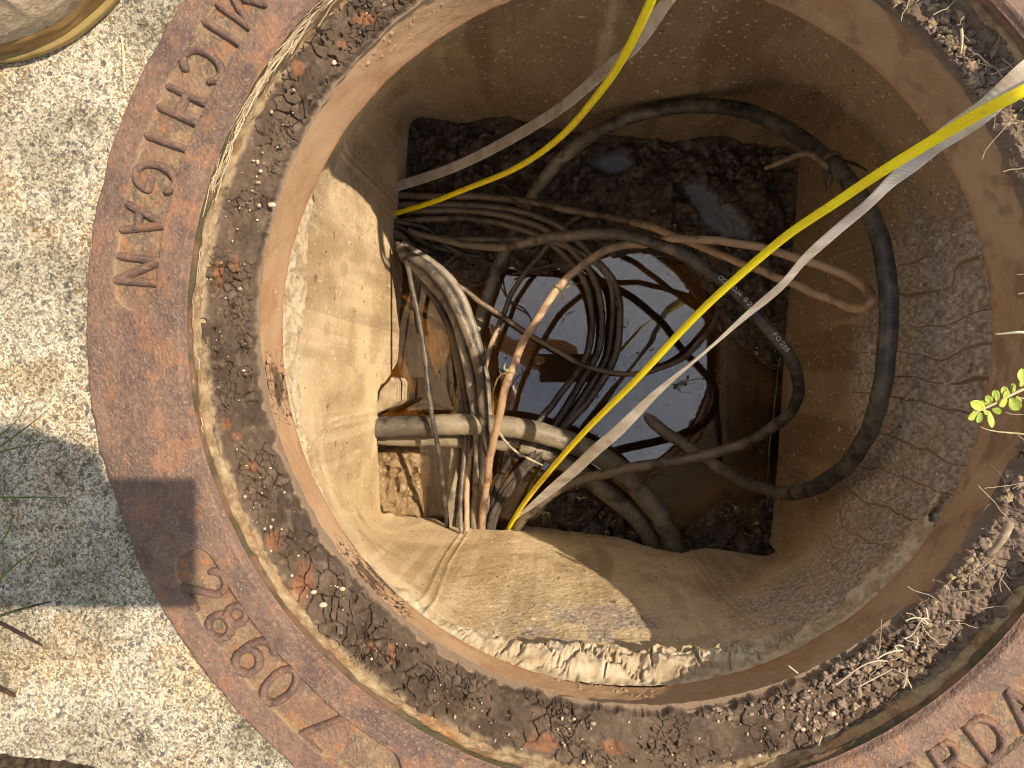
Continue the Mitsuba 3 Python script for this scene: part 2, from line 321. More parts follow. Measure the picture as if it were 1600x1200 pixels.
P, c = ring_strip(prof, 2400, throat)
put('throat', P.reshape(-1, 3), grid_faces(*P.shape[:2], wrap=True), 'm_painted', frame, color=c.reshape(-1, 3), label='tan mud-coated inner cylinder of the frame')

# raised letters: rounded strokes
def arc_pts(cx, cy, rx, ry, a0, a1, n=12):
    a = np.radians(np.linspace(a0, a1, n)); return [(cx + rx * math.cos(x), cy + ry * math.sin(x)) for x in a]
G = {
 'M': (.72, [[(0, 0), (0, 1), (.36, .2), (.72, 1), (.72, 0)]]), 'I': (.0, [[(0, 0), (0, 1)]]),
 'C': (.58, [arc_pts(.32, .5, .32, .5, 42, 318)]), 'H': (.52, [[(0, 0), (0, 1)], [(.52, 0), (.52, 1)], [(0, .5), (.52, .5)]]),
 'G': (.6, [arc_pts(.32, .5, .32, .5, 45, 340), [(.36, .4), (.62, .4), (.62, .3)]]), 'A': (.6, [[(0, 0), (.3, 1), (.6, 0)], [(.12, .34), (.48, .34)]]),
 'N': (.56, [[(0, 0), (0, 1), (.56, 0), (.56, 1)]]), '2': (.56, [arc_pts(.28, .72, .28, .28, 165, -30, 10) + [(0, 0), (.58, 0)]]),
 '8': (.56, [arc_pts(.28, .76, .22, .24, 0, 360, 14), arc_pts(.28, .27, .28, .27, 0, 360, 14)]),
 '6': (.56, [arc_pts(.28, .3, .28, .3, 0, 360, 14), arc_pts(.36, .42, .36, .58, 180, 62, 8)]),
 '0': (.56, [arc_pts(.28, .5, .28, .5, 0, 360, 18)]), '7': (.56, [[(0, .86), (0, 1), (.58, 1), (.16, 0)]]),
 'Z': (.56, [[(0, 1), (.56, 1), (0, 0), (.56, 0)]]),
 'E': (.5, [[(.5, 0), (0, 0), (0, 1), (.5, 1)], [(0, .52), (.42, .52)]]), 'S': (.54, [arc_pts(.27, .74, .26, .26, 40, 255, 9) + arc_pts(.27, .26, .28, .27, 85, -140, 9)]),
 'T': (.6, [[(0, 1), (.6, 1)], [(.3, 0), (.3, 1)]]), 'J': (.5, [[(.5, 1), (.5, .3)] + arc_pts(.25, .27, .25, .27, 0, -160, 8)]),
 'O': (.6, [arc_pts(.3, .5, .3, .5, 0, 360, 18)]), 'R': (.54, [[(0, 0), (0, 1), (.28, 1)] + arc_pts(.28, .75, .26, .25, 90, -90, 8) + [(0, .5)], [(.26, .5), (.56, 0)]]),
 'D': (.56, [[(0, 0), (0, 1), (.2, 1)] + arc_pts(.2, .5, .38, .5, 90, -90, 10) + [(0, 0)]]),
}
def glyph(ch, deg, height=.0335, r=.0033):
    w, strokes = G[ch]
    a = math.radians(deg); er = np.array([math.cos(a), math.sin(a)]); et = np.array([-er[1], er[0]])
    pr = np.random.default_rng(int(deg * 100))
    sph = trimesh.creation.icosphere(2).vertices
    hulls = []
    def loc(q):
        u, v = (q[0] - w / 2) * height, (q[1] - .5) * height
        # bend along the ring
        aa = a + u / RM; e = np.array([math.cos(aa), math.sin(aa)])
        xy = CM[:2] + e * (RM - v + .0004)
        return np.array([xy[0], xy[1], .0375])
    for st in strokes:
        pts = [loc(q) for q in st]
        for p0, p1 in zip(pts[:-1], pts[1:]):
            cloud = np.vstack([sph * [r, r, .0044] * s + p for p, s in ((p0, pr.uniform(.9, 1.12)), (p1, pr.uniform(.9, 1.12)))])
            hulls.append(m3.Manifold.hull_points(cloud))
    mm = m3.Manifold.batch_boolean(hulls, m3.OpType.Add).refine_to_length(.0016).to_mesh()
    v, f = np.array(mm.vert_properties[:, :3]), np.array(mm.tri_verts)
    put('letter', v, f, 'm_iron', frame, color=lerp(iron_paint(v, np.full(len(v), .1), 0) * .92, (.055, .036, .034), sm(.039, .0368, v[:, 2]) * .5), smooth=True)  # letter feet darkened: shading painted into the iron colour
for ch, x, y in (('M', 376, 2), ('I', 344, 48), ('C', 313, 98), ('H', 282, 162), ('I', 256, 220), ('G', 237, 275), ('A', 223, 344), ('N', 210, 421),
                 ('2', 316, 922), ('8', 351, 974), ('6', 392, 1029), ('0', 433, 1077), ('Z', 501, 1140)):
    glyph(ch, pang(x, y), .037 if ch == 'Z' else .0335)
dD = pang(1542, 1147)
for i, ch in enumerate('JORDAN'): glyph(ch, dD + (i - 3) * 4.9 - (0.0 if i else .0))

# ------------------------------------------------------------------ soil packed on the seat
thn = np.linspace(0, 2 * np.pi, 3001)[:-1]
E = np.stack([np.cos(thn), np.sin(thn), 0 * thn], -1)
tt = np.linspace(-.12, 1.04, 80)
P = (CT + [0, 0, 0] + (RT) * E)[:, None] * (1 - tt)[None, :, None] + ((CI * [1, 1, 0]) + (RI) * E)[:, None] * tt[None, :, None]
P[..., 2] = 0
dg = np.degrees(thn) % 360
right = sm(.25, .75, E[:, 0] + .25 * np.cos(thn * 3))[:, None]         # crumbly, taller on the right
tin = .10 * (nz(E * 9, 1, 31, 4) - .5)[:, None] * 2 + .10 * (nz(E * 40, 1, 33, 3) - .5)[:, None] * 2 - .05 * right - .045
# below (240-280 deg) the soil stands back from the lip
tin = tin - .02 * np.exp(-((dg - 268) / 30) ** 2)[:, None] + .02 * np.exp(-((dg - 215) / 20) ** 2)[:, None]
body = sm(tin - .01, tin + .05, np.broadcast_to(tt[None], P.shape[:2]))
h = -.007 + body * (.0095 + .006 * (nz(P, 24, 5, 3) - .5) + .0035 * (nz(P, 140, 6, 4) - .5))
h = h + body * right * (.010 * sm(.40, .7, nz(P, 60, 9, 4)) + .009 * (nz(P, 170, 8, 4) - .5) + .002)
h = h + .006 * sm(.8, 1.05, tt)[None] * body
# shrinkage cracks
q = P[..., :2] * 70 + .8 * np.stack([nz(P, 60, 41, 3), nz(P, 60, 42, 3)], -1)
def vor(q, seed):
    i = np.floor(q).astype(int); d1 = np.full(q.shape[:-1], 9.); d2 = d1.copy()
    for a in (-1, 0, 1):
        for b in (-1, 0, 1):
            c = i + [a, b]; z3 = np.concatenate([c, c[..., :1] * 0], -1).astype(float)
            pt = c + np.stack([meshkit.noise(z3, seed), meshkit.noise(z3, seed + 9)], -1)
            d = np.linalg.norm(q - pt, axis=-1); d2 = np.where(d < d1, d1, np.minimum(d2, d)); d1 = np.minimum(d, d1)
    return d2 - d1
cr = vor(q, 3); cr2 = vor(q * 2.3 + 7, 5)
keep = sm(.55, .64, nz(P, 24, 45, 3)); keep2 = sm(.54, .66, nz(P, 34, 46, 3))
h = h - body * (.0040 * sm(.055, .012, cr) * keep + .0026 * sm(.09, .02, cr2) * keep2)
pit = sm(.66, .76, nz(P, 170, 47, 3)) * sm(.46, .6, nz(P, 14, 48, 2)); h = h - body * pit * .004
# slight sideways jitter so that the inner edge is ragged
P[..., 2] = h
P += E[:, None] * ((nz(P, 120, 51, 3) - .5) * .003)[..., None]
c = lerp((.108, .078, .058), (.066, .048, .036), sm(.35, .65, nz(P, 30, 52, 4)))
c = lerp(c, (.19, .145, .11), sm(.5, .75, nz(P, 160, 53, 3)) * .55)
c = lerp(c, (.255, .195, .155), right * .6)
rust = np.zeros(P.shape[:2])
for x, y, rx, ry in ((477, 905, 22, 34), (432, 843, 15, 18), (358, 664, 9, 12), (372, 681, 8, 9), (392, 730, 13, 11), (612, 1026, 10, 22), (850, 1160, 26, 14), (960, 1165, 22, 12), (580, 1010, 8, 10), (570, 30, 16, 10), (655, 5, 18, 9), (536, 70, 8, 8), (372, 415, 8, 20), (468, 110, 10, 14), (345, 430, 6, 26)):
    g = at(x, y, 0.0); s = H / F
    rust = np.maximum(rust, np.exp(-(((P[..., 0] - g[0]) / (rx * s)) ** 2 + ((P[..., 1] - g[1]) / (ry * s)) ** 2) ** 2))
rust = sm(.25, .9, rust + 1.5 * (nz(P, 90, 55, 4) - .5))
c = lerp(c, lerp((.33, .145, .065), (.20, .09, .05), sm(.35, .65, nz(P, 160, 56, 3))), rust * .6)
c = lerp(c, (.20, .15, .11), 1 - sm(.1, .5, body))
c = lerp(c, (.36, .28, .18), sm(.9, 1.0, tt)[None] * sm(.4, .6, nz(P, 90, 57)) * (1 - right) * .7)
P[..., 2] += .002 * rust * 0
soil = put('packed_soil', P.reshape(-1, 3), grid_faces(*P.shape[:2], wrap=True)[:, ::-1], 'm_painted', color=c.reshape(-1, 3), kind='stuff', label='cracked brown soil packed on the seat of the manhole frame', cat='soil')

# loose clods, chips, and straw lying on it
def blob(seed, sub=2, rough=.5):
    s = trimesh.creation.icosphere(sub); v = np.array(s.vertices)
    return v * (1 + rough * (nz(v, 1.7, seed, 3) - .5)[:, None] * 2), np.array(s.faces)
BL = [blob(i) for i in range(6)]
BL1 = [blob(i, 1, .6) for i in range(6)]
def seat_point(deg, t):
    e = np.array([math.cos(math.radians(deg)), math.sin(math.radians(deg)), 0])
    return (CT + RT * e) * (1 - t) + (CI * [1, 1, 0] + RI * e) * t
cl, ch = [], []
BB = [blob(40 + i, 2, .95) for i in range(8)]
for _ in range(5200):
    deg = (rng.normal(5, 44)) % 360; t = rng.beta(1.1, 1.3) * 1.02 - .05
    if abs((deg + 180) % 360 - 180) > 82 or nz(np.array([[deg * .11, t * 3, 0]]), 1, 77, 2)[0] < .42: continue
    p = seat_point(deg, t); r = min(rng.gamma(1.5, .0008) + .0006, .0042)
    v, f = BB[rng.integers(8)] if r > .0022 else BL1[rng.integers(6)]
    a = rng.uniform(0, 6.28); v = v @ np.array([[math.cos(a), -math.sin(a), 0], [math.sin(a), math.cos(a), 0], [0, 0, 1]])
    col = np.array([.22, .17, .135]) * rng.uniform(.6, 1.35)
    if rng.random() < .2: col = np.array([.34, .27, .17]) * rng.uniform(.7, 1.2)
    zz_ = .001 + rng.uniform(0, .006)
    cl.append((v * r * rng.uniform(.6, 1.4, 3) + p + [0, 0, zz_], f, np.tile(col, (len(v), 1))))
v, f, c = join(cl)
put('soil_clods', v, f, 'm_painted', color=c, kind='stuff', smooth=True, label='crumbs and clods of dry soil heaped on the right side of the seat', cat='soil clods')
for _ in range(240):
    deg = rng.uniform(100, 300); t = rng.uniform(.1, 1.0); p = seat_point(deg, t); r = rng.gamma(1.3, .00035) + .0003
    v, f = BL1[rng.integers(6)]
    col = np.array([.55, .45, .33]) * rng.uniform(.6, 1.2)
    ch.append((v * r * rng.uniform(.6, 1.4, 3) + p + [0, 0, .0045], f, np.tile(col, (len(v), 1))))
for x, y in ((425, 320), (490, 925), (505, 945), (557, 1035), (535, 920), (553, 1038), (1255, 1140), (1300, 1115), (1275, 1128)):
    v, f = BL[rng.integers(6)]; ch.append((v * [.0028, .0018, .0016] * rng.uniform(.7, 1.2) + at(x, y, .005), f, np.tile([.52, .44, .33], (len(v), 1))))
v, f, c = join(ch)
put('stone_chips', v, f, 'm_plain', color=c, kind='stuff', label='pale stone chips and grit scattered on the dark soil', cat='grit')
# straw fibres along the seat wall, upper left
st = []
for _ in range(130):
    deg = rng.uniform(132, 163) if rng.random() < .92 else rng.uniform(160, 200); w = rng.beta(1.0, 9)
    a = math.radians(deg); ln = rng.uniform(.008, .05) / RI
    n = 7; aa = a + np.linspace(-.5, .5, n) * ln
    k = .02 + .35 * w
    base = RI - .002 - .006 * k + rng.normal(0, .0012) + np.cumsum(rng.normal(0, .0006, n))
    C = np.stack([CI[0] + base * np.cos(aa), CI[1] + base * np.sin(aa), .034 - .05 * k * np.ones(n) + np.cumsum(rng.normal(0, .0007, n))], -1)
    v, f, _N = tube(C, rng.uniform(.0002, .00055), 4, False)
    st.append((v, f, np.tile(np.array([.56, .46, .31]) * rng.uniform(.5, 1.15), (len(v), 1))))
v, f, c = join(st)
put('straw', v, f, 'm_plain', color=c, kind='stuff', label='pale dry straw fibres stuck along the left seat wall', cat='straw')
# roots lying on the soil, lower right
rt = []
for pts in (((1307, 1070), (1330, 1052), (1352, 1038), (1387, 1033)), ((1342, 1073), (1370, 1058), (1395, 1045)), ((1370, 1030), (1388, 1020), (1410, 1016)), ((1405, 1018), (1398, 1008), (1412, 1010)),
            ((1412, 998), (1432, 982), (1440, 968), (1452, 968)), ((1415, 970), (1435, 965), (1450, 975)), ((1447, 950), (1450, 965)), ((1430, 1012), (1434, 1005), (1432, 995)), ((1412, 1075), (1416, 1060), (1417, 1045)),
            ((1426, 1080), (1420, 1066), (1415, 1060)), ((1240, 1185), (1262, 1190), (1270, 1200)), ((1280, 1200), (1278, 1172), (1284, 1150)), ((1232, 1040), (1247, 1052))):
    pts = np.array(pts, float); C, _ = spline(at(pts[:, 0], pts[:, 1], .012 + .004 * rng.random(len(pts))), .003)
    v, f, _N = tube(C, .0007, 5); rt.append((v, f, np.tile(np.array([.58, .50, .40]) * rng.uniform(.8, 1.1), (len(v), 1))))
for _ in range(150):
    deg = rng.uniform(-62, 75); p = seat_point(deg, rng.uniform(-.05, .9)) + [0, 0, .012 + rng.uniform(0, .006)]
    C = p + np.cumsum(np.vstack([np.zeros(3), rng.normal(0, 1, (1, 3)) * .003 + rng.normal(0, .0012, (5, 3))]), 0) * [1, 1, .4]
    v, f, _N = tube(C, rng.uniform(.0002, .0005), 4); rt.append((v, f, np.tile(np.array([.5, .42, .30]) * rng.uniform(.5, 1.1), (len(v), 1))))
v, f, c = join(rt)
put('roots', v, f, 'm_plain', color=c, kind='stuff', label='thin pale rootlets tangled in the soil on the right', cat='roots')

# ------------------------------------------------------------------ concrete vault under the frame
vault = thing('concrete_vault', 'stained square concrete vault below the manhole frame', 'concrete vault')
PHI = math.radians(-4.2); VC0 = np.array([.048, .078]); HA, HB = .343, .352
cph, sph_ = math.cos(PHI), math.sin(PHI)
def to_world2(u, v): return VC0[0] + u * cph - v * sph_, VC0[1] + u * sph_ + v * cph
def edge_depth(px, py, wall):
    """(coordinate along the wall, z) where the ray of a pixel meets the wall's plane."""
    out = []
    for x, y in zip(px, py):
        dx, dy = (x - CX) / F, (CY - y) / F
        du, dv = dx * cph + dy * sph_, -dx * sph_ + dy * cph
        u0, v0 = -(VC0[0] * cph + VC0[1] * sph_), VC0[0] * sph_ - VC0[1] * cph
        if wall in 'LR': d = ((-HA if wall == 'L' else HA) - u0) / du; out.append((v0 + d * dv, H - d))
        else: d = ((-HB if wall == 'B' else HB) - v0) / dv; out.append((u0 + d * du, H - d))
    o = np.array(out); return o[np.argsort(o[:, 0])]
eL = edge_depth([640, 637, 634, 624, 622, 624, 627, 632, 628, 625, 619, 608, 597, 590, 589, 589, 592, 594], [183, 240, 292, 300, 330, 360, 400, 440, 490, 540, 570, 588, 604, 630, 660, 692, 730, 800], 'L')
eB = edge_depth([594, 640, 668, 692, 726, 760, 795, 812, 864, 910, 967, 1010, 1036, 1070, 1100, 1136, 1198], [803, 801, 802, 817, 824, 827, 827, 819, 826, 832, 840, 853, 860, 865, 856, 860, 870], 'B')
eT = edge_depth([640, 675, 726, 740, 761, 795, 819, 840, 864, 898, 940, 1050, 1062, 1080, 1130, 1150, 1167, 1240], [182, 186, 192, 189, 184, 182, 189, 196, 206, 213, 220, 227, 222, 217, 212, 217, 230, 232], 'T')
# perimeter: angle of a rounded rectangle whose corner radius runs from a circle (top) to nearly square (bottom)
NP_, NZ_ = 1700, 170
def rrect(s, hx, hy, r):
    """Points of a rounded rectangle at perimeter fraction s (0 at the middle of the right side, counterclockwise), by matching the four sides and corners to fixed fractions."""
    q = (s * 4) % 4; side = np.floor(q + .5) % 4; w = q + .5 - np.floor(q + .5) - .5      # w in -.5...5 along the side
    out = np.zeros(s.shape + (2,))
    for k in range(4):
        mk = side == k
        a, b = (hx, hy) if k % 2 == 0 else (hy, hx)
        t = w[mk] * 2                                  # -1..1
        rr_ = r[mk] if np.ndim(r) else r
        fl = (b - rr_)                                 # half length of the flat
        arc_ = rr_ * np.pi / 4; tot = fl + arc_
        L_ = np.abs(t) * tot
        on = L_ <= fl
        ph = np.where(on, 0, (L_ - fl) / np.maximum(rr_, 1e-9))
        X = np.where(on, a, a - rr_ + rr_ * np.cos(ph)); Y = np.sign(t) * np.where(on, L_, fl + rr_ * np.sin(ph))
        c_, s_ = [(1, 0), (0, 1), (-1, 0), (0, -1)][k]
        out[mk] = np.stack([X * c_ - Y * s_, X * s_ + Y * c_], -1)
    return out
s = np.arange(NP_) / NP_
bot = rrect(s, HA, HB, np.full(NP_, .02))
zb = np.full(NP_, -.70)
side = (np.floor(s * 4 + .5) % 4).astype(int)
for k, e, co in ((1, eT, 0), (2, eL, 1), (3, eB, 0)):
    mk = side == k
    zb[mk] = np.clip(np.interp(bot[mk][:, co], e[:, 0], e[:, 1]), -.74, -.35)
zb = np.convolve(np.r_[zb[-2:], zb, zb[:2]], np.ones(5) / 5, 'valid')
zt = -.078
tv = np.linspace(0, 1, NZ_)
Z = zt + (zb[:, None] - zt) * tv[None]
rad = np.interp(-Z, [.07, .16, .30, .45, .56, .66, .8], [.345, .315, .22, .12, .055, .025, .02])
S = np.broadcast_to(s[:, None], Z.shape)
lean = np.interp(-Z, [.07, .3, .66, .8], [1.0, .55, 0, 0])
hx, hy = HA + .010 * lean, HB - .004 * lean
loc = np.zeros(Z.shape + (2,))
for j in range(NZ_):
    # per column the corner radius depends on height
    r_ = rad[:, j]
    a = np.stack([rrect(s, HA + .010 * l, HB - .006 * l, r_) for l in (0., 1.)])
    loc[:, j] = a[0] * (1 - lean[:, j, None]) + a[1] * lean[:, j, None]
# at the top the ring is centred under the frame
shift = np.array([CH[0] - VC0[0], CH[1] - VC0[1]]) * .75
X, Y = to_world2(loc[..., 0], loc[..., 1])
X = X + shift[0] * sm(.45, .1, -Z); Y = Y + shift[1] * sm(.45, .1, -Z)
P = np.stack([X, Y, Z], -1)
Nrm = np.stack([VC0[0] - X, VC0[1] - Y, 0 * X], -1); Nrm /= np.linalg.norm(Nrm, axis=-1, keepdims=True)
# inward normal of the wall: use the side's direction
d = .006 * (nz(P, 7, 3, 3) - .5) + .0035 * (nz(P, 60, 4, 4) - .5)
# mould seams: two thin ridges on each wall, following pixel positions of the photograph's joints
seam = np.zeros(Z.shape)
def spos(wall, *pp): return [edge_depth([x], [y], wall)[0, 0] for x, y in pp]
for k, pos in ((1, spos('T', (806, 150), (1140, 190))), (2, spos('L', (585, 649), (600, 297))), (3, spos('B', (715, 850), (1090, 882))), (0, spos('R', (1235, 735), (1245, 420)))):
    co = 0 if k % 2 else 1
    for w in pos:
        sl = w * 1.0 + .0 * Z
        x = loc[..., co] - sl
        seam = np.maximum(seam, (np.exp(-((x - .005) / .0022) ** 2) + np.exp(-((x + .006) / .0022) ** 2)) * (side == k)[:, None])
d = d + .0022 * seam * sm(.35, .6, nz(P, 40, 12) + .15)
# broken mortar bed on the top of the wall
mort = sm(-.02, .02, Z + .05 * (nz(P, 22, 15, 3) - .5) + .125 + .034 * np.exp(-((np.degrees(np.arctan2(Y - CH[1], X - CH[0])) % 360 - 276) / 24) ** 2) + .08 * np.exp(-((np.degrees(np.arctan2(Y - CH[1], X - CH[0])) % 360 - 178) / 24) ** 2))
angw = np.degrees(np.arctan2(Y - CH[1], X - CH[0])) % 360
mp = .45 + .55 * np.clip(np.exp(-((angw - 275) / 38) ** 2) + .9 * np.exp(-((angw - 185) / 22) ** 2), 0, 1)
lump = nz(P, 34, 16, 4)
q2 = np.stack([angw * math.radians(1) * RT, Z], -1) * 30 + 1.3 * np.stack([nz(P, 40, 61, 3), nz(P, 40, 62, 3)], -1)
ck = sm(.10, .02, vor(q2, 8))
side_m = np.exp(-((angw - 180) / 26) ** 2)
P_s = P * [1, 1, .45]; lump = nz(P_s, 40, 16, 4)
dm = d + mort * mp * (1 - side_m) * .010 * sm(-.085, -.13, Z) + mort * mp * (1 - .75 * side_m) * sm(-.080, -.112, Z + .02 * (nz(P, 60, 66, 2) - .5)) * (.026 * (lump - .30) + .007 * (nz(P_s, 150, 17, 3) - .5) - .010 * ck * sm(.5, .9, mp)) + .0035 * mort * nz(P_s, 190, 18, 3) - .004 * (1 - mort) + .0012
Pm = P + Nrm * dm[..., None]
nm = int(NZ_ * .36)
keep = mort[:, :nm] * sm(.5, .62, mp[:, :nm] + .15 * (nz(P[:, :nm], 30, 19, 3) - .5)) > .12
ff = grid_faces(NP_, nm, wrap=True); kk = keep.reshape(-1); ff = ff[kk[ff].all(1)]
vm = Pm[:, :nm].reshape(-1, 3); idx = np.unique(ff); mp_ = np.full(len(vm), -1); mp_[idx] = np.arange(len(idx))
cm = lerp((.58, .49, .35), (.43, .34, .22), sm(.40, .62, nz(vm, 60, 20, 4))); cm = lerp(cm, (.24, .185, .12), sm(.55, .68, nz(vm, 190, 21, 3)) * .6); cm = lerp(cm, (.70, .64, .52), sm(.58, .72, nz(vm, 120, 22, 3)) * .5)
put('mortar_bed', vm[idx], mp_[ff], 'm_painted', vault, color=cm[idx], label='pale crumbling mortar bed under the frame')
P = P + Nrm * d[..., None]
# thickness at the bottom edge
thick = .045
out1 = P[:, -1] - Nrm[:, -1] * thick; out1[:, 2] += .004 * (nz(out1, 60, 9) - .5)
out2 = out1.copy(); out2[:, 2] += .12
P2 = np.concatenate([P, (P[:, -1] - Nrm[:, -1] * .004 - [0, 0, .003])[:, None], out1[:, None], out2[:, None]], 1)
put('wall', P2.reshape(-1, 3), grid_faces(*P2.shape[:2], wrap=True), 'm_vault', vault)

fc = np.array([(612, 590), (617, 598), (619, 628), (611, 636), (596, 642), (588, 646), (588, 630), (596, 608)], float)
pf = np.concatenate([at(fc[:, 0], fc[:, 1], -.585 - .0006 * (fc[:, 1] - 590)), at(fc[:, 0], fc[:, 1], -.585 - .0006 * (fc[:, 1] - 590)) + [-.01, 0, -.16]])
hull = m3.Manifold.hull_points(pf).refine_to_length(.006).to_mesh(); v = np.array(hull.vert_properties[:, :3]); v = v + .004 * (np.stack([nz(v, 90, i, 3) for i in (1, 2, 3)], -1) - .5)
put('arch_jamb', v, np.array(hull.tri_verts), 'm_painted', vault, color=lerp((.46, .38, .27), (.33, .26, .17), sm(.4, .6, nz(v, 70, 4, 3))))

# ------------------------------------------------------------------ mud floor and water
ZW = -.735
nx, ny = 520, 560
gx, gy = np.meshgrid(np.linspace(-.50, .62, nx), np.linspace(-.52, .68, ny), indexing='ij')
sw = F / (H - ZW)
fx, fy = gx * sw + CX, CY - gy * sw
P = np.stack([gx, gy, np.full_like(gx, ZW)], -1)
wob = 14 * (nz(P, 26, 3, 4) - .5); wob2 = 14 * (nz(P, 26, 4, 4) - .5)
pts = shapely.points(np.stack([fx + wob, fy + wob2], -1).reshape(-1, 2))
def sdf(poly):
    g = Polygon(poly); shapely.prepare(g)
    inside = shapely.contains(g, pts); dd = shapely.distance(g.exterior, pts)
    return np.where(inside, dd, -dd).reshape(gx.shape)
M1 = sdf([(300, -100), (1500, -100), (1500, 600), (1236, 600), (1215, 585), (1180, 565), (1150, 535), (1120, 480), (1090, 442), (1062, 408), (1020, 404), (985, 400), (940, 414), (890, 436), (850, 442), (800, 425), (745, 452), (690, 440), (640, 400), (300, 420)])
H1 = sdf([(918, 260), (945, 248), (978, 244), (992, 258), (982, 274), (950, 277)])
H2 = sdf([(1062, 288), (1090, 290), (1132, 318), (1164, 345), (1172, 382), (1130, 372), (1100, 348), (1075, 318)])
M2 = sdf([(400, 692), (662, 692), (668, 802), (660, 1000), (400, 1000)])
M3 = sdf([(835, 790), (868, 766), (900, 752), (955, 766), (982, 800), (1004, 838), (1010, 1000), (800, 1000)])
M4 = sdf([(1052, 848), (1072, 822), (1096, 800), (1135, 776), (1150, 787), (1168, 792), (1196, 768), (1300, 760), (1300, 1000), (1040, 1000)])
mud = np.maximum.reduce([M1, M2, M3, M4])
top = sm(-10, 60, mud)
h = ZW - .022 + .030 * sm(-14, 16, mud) + .03 * sm(10, 130, mud) * nz(P, 14, 6, 3)
h = h + sm(-5, 20, mud) * (.022 * (nz(P, 42, 7, 4) - .5) + .015 * (nz(P, 110, 8, 4) - .5) - .012 * sm(.6, .72, nz(P, 60, 18, 3))) + .006 * (nz(P, 20, 9, 3) - .5)
h = h - .012 * sm(-20, -60, mud)
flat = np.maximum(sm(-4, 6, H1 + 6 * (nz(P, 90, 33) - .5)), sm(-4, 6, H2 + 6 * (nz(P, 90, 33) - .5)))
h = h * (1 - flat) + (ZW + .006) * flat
# the ground outside the vault rises and closes the pit
u = (gx - VC0[0]) * cph + (gy - VC0[1]) * sph_; v_ = -(gx - VC0[0]) * sph_ + (gy - VC0[1]) * cph
out = np.maximum(np.abs(u) - HA, np.abs(v_) - HB)
h = h + .20 * sm(.02, .12, out) + .08 * sm(-.01, .04, out) * sm(0, 40, M1)
P[..., 2] = h
c = lerp((.085, .060, .042), (.040, .029, .021), sm(.35, .65, nz(P, 30, 12, 4)))
c = lerp(c, (.17, .135, .112), sm(.52, .70, nz(P, 80, 13, 4)) * .75)
c = lerp(c, (.33, .225, .105), sm(4, -14, mud) * .95)                       # silt under the water
c = lerp(c, (.12, .07, .025), sm(.48, .62, nz(P, 24, 14, 3)) * sm(4, -14, mud) * .6)
deep_shade = sm(-14, -60, mud) * sm(760, 900, fx)  # deeper bed right of the sunlit part, with shade painted into its colour
c = lerp(c, (.038, .017, .008), deep_shade * .95)
c = lerp(c, (.24, .165, .085), sm(-6, 10, M2))
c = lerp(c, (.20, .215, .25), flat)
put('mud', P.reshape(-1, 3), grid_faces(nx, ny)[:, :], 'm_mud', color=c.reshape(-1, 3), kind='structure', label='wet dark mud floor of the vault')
g = np.array([[-.49, -.51, ZW], [.61, -.51, ZW], [.61, .67, ZW], [-.49, .67, ZW]])
put('water', g, np.array([[0, 1, 2], [0, 2, 3]]), 'm_water', smooth=False, kind='structure', label='shallow muddy water reflecting the sky')

fl = []
for _ in range(420):
    p = at(rng.uniform(640, 1190), rng.uniform(405, 800), ZW + .0006); r = rng.gamma(1.2, .0008) + .0004; n = 7; a = np.sort(rng.uniform(0, 6.28, n))
    e = np.stack([np.cos(a) * r * rng.uniform(.5, 1.3, n), np.sin(a) * r * rng.uniform(.4, 1.2, n), 0 * a], -1) + p
    v = np.vstack([e, e + [0, 0, .0004], p + [0, 0, .0005]]); k = np.arange(n); k2 = (k + 1) % n
    f = np.vstack([np.stack([k, k2, k2 + n], 1), np.stack([k, k2 + n, k + n], 1), np.stack([k + n, k2 + n, k * 0 + 2 * n], 1)])
    fl.append((v, f, np.tile(np.array([.14, .10, .06]) * rng.uniform(.4, 1.6), (len(v), 1))))
v, f, c = join(fl)
put('floating_debris', v, f, 'm_plain', color=c, kind='stuff', label='dark flecks floating on the muddy water', cat='debris')

# ------------------------------------------------------------------ cables
def cable_color(v, N, style, seed):
    a = nz(v, 70, seed, 4); b = nz(v, 320, seed + 1, 3); big = nz(v, 16, seed + 2, 3)
    if style == 'black':    base, dust, dk, amt = (.030, .030, .033), (.20, .165, .125), (.012, .011, .011), .48
    elif style == 'dusty':  base, dust, dk, amt = (.065, .06, .055), (.28, .225, .165), (.02, .017, .014), .62
    elif style == 'tan':    base, dust, dk, amt = (.43, .285, .175), (.56, .40, .27), (.17, .10, .06), .6
    elif style == 'brown':  base, dust, dk, amt = (.105, .078, .058), (.27, .205, .145), (.035, .026, .02), .55
    elif style == 'grey':   base, dust, dk, amt = (.125, .115, .10), (.38, .33, .26), (.04, .037, .034), .75
    elif style == 'conduit':base, dust, dk, amt = (.17, .15, .12), (.31, .265, .19), (.05, .047, .044), .8
    c = np.tile(np.array(base, float), (len(v), 1))
    c = lerp(c, dust, sm(.42, .68, .5 * a + .5 * big + .10 * N[:, 2]) * amt)
    c = lerp(c, dk, sm(.56, .70, nz(v, 48, seed + 5, 3)) * .75)
    c = lerp(c, np.minimum(np.array(dust) * 1.5, .7), sm(.66, .76, b) * .5 * amt)
    return c
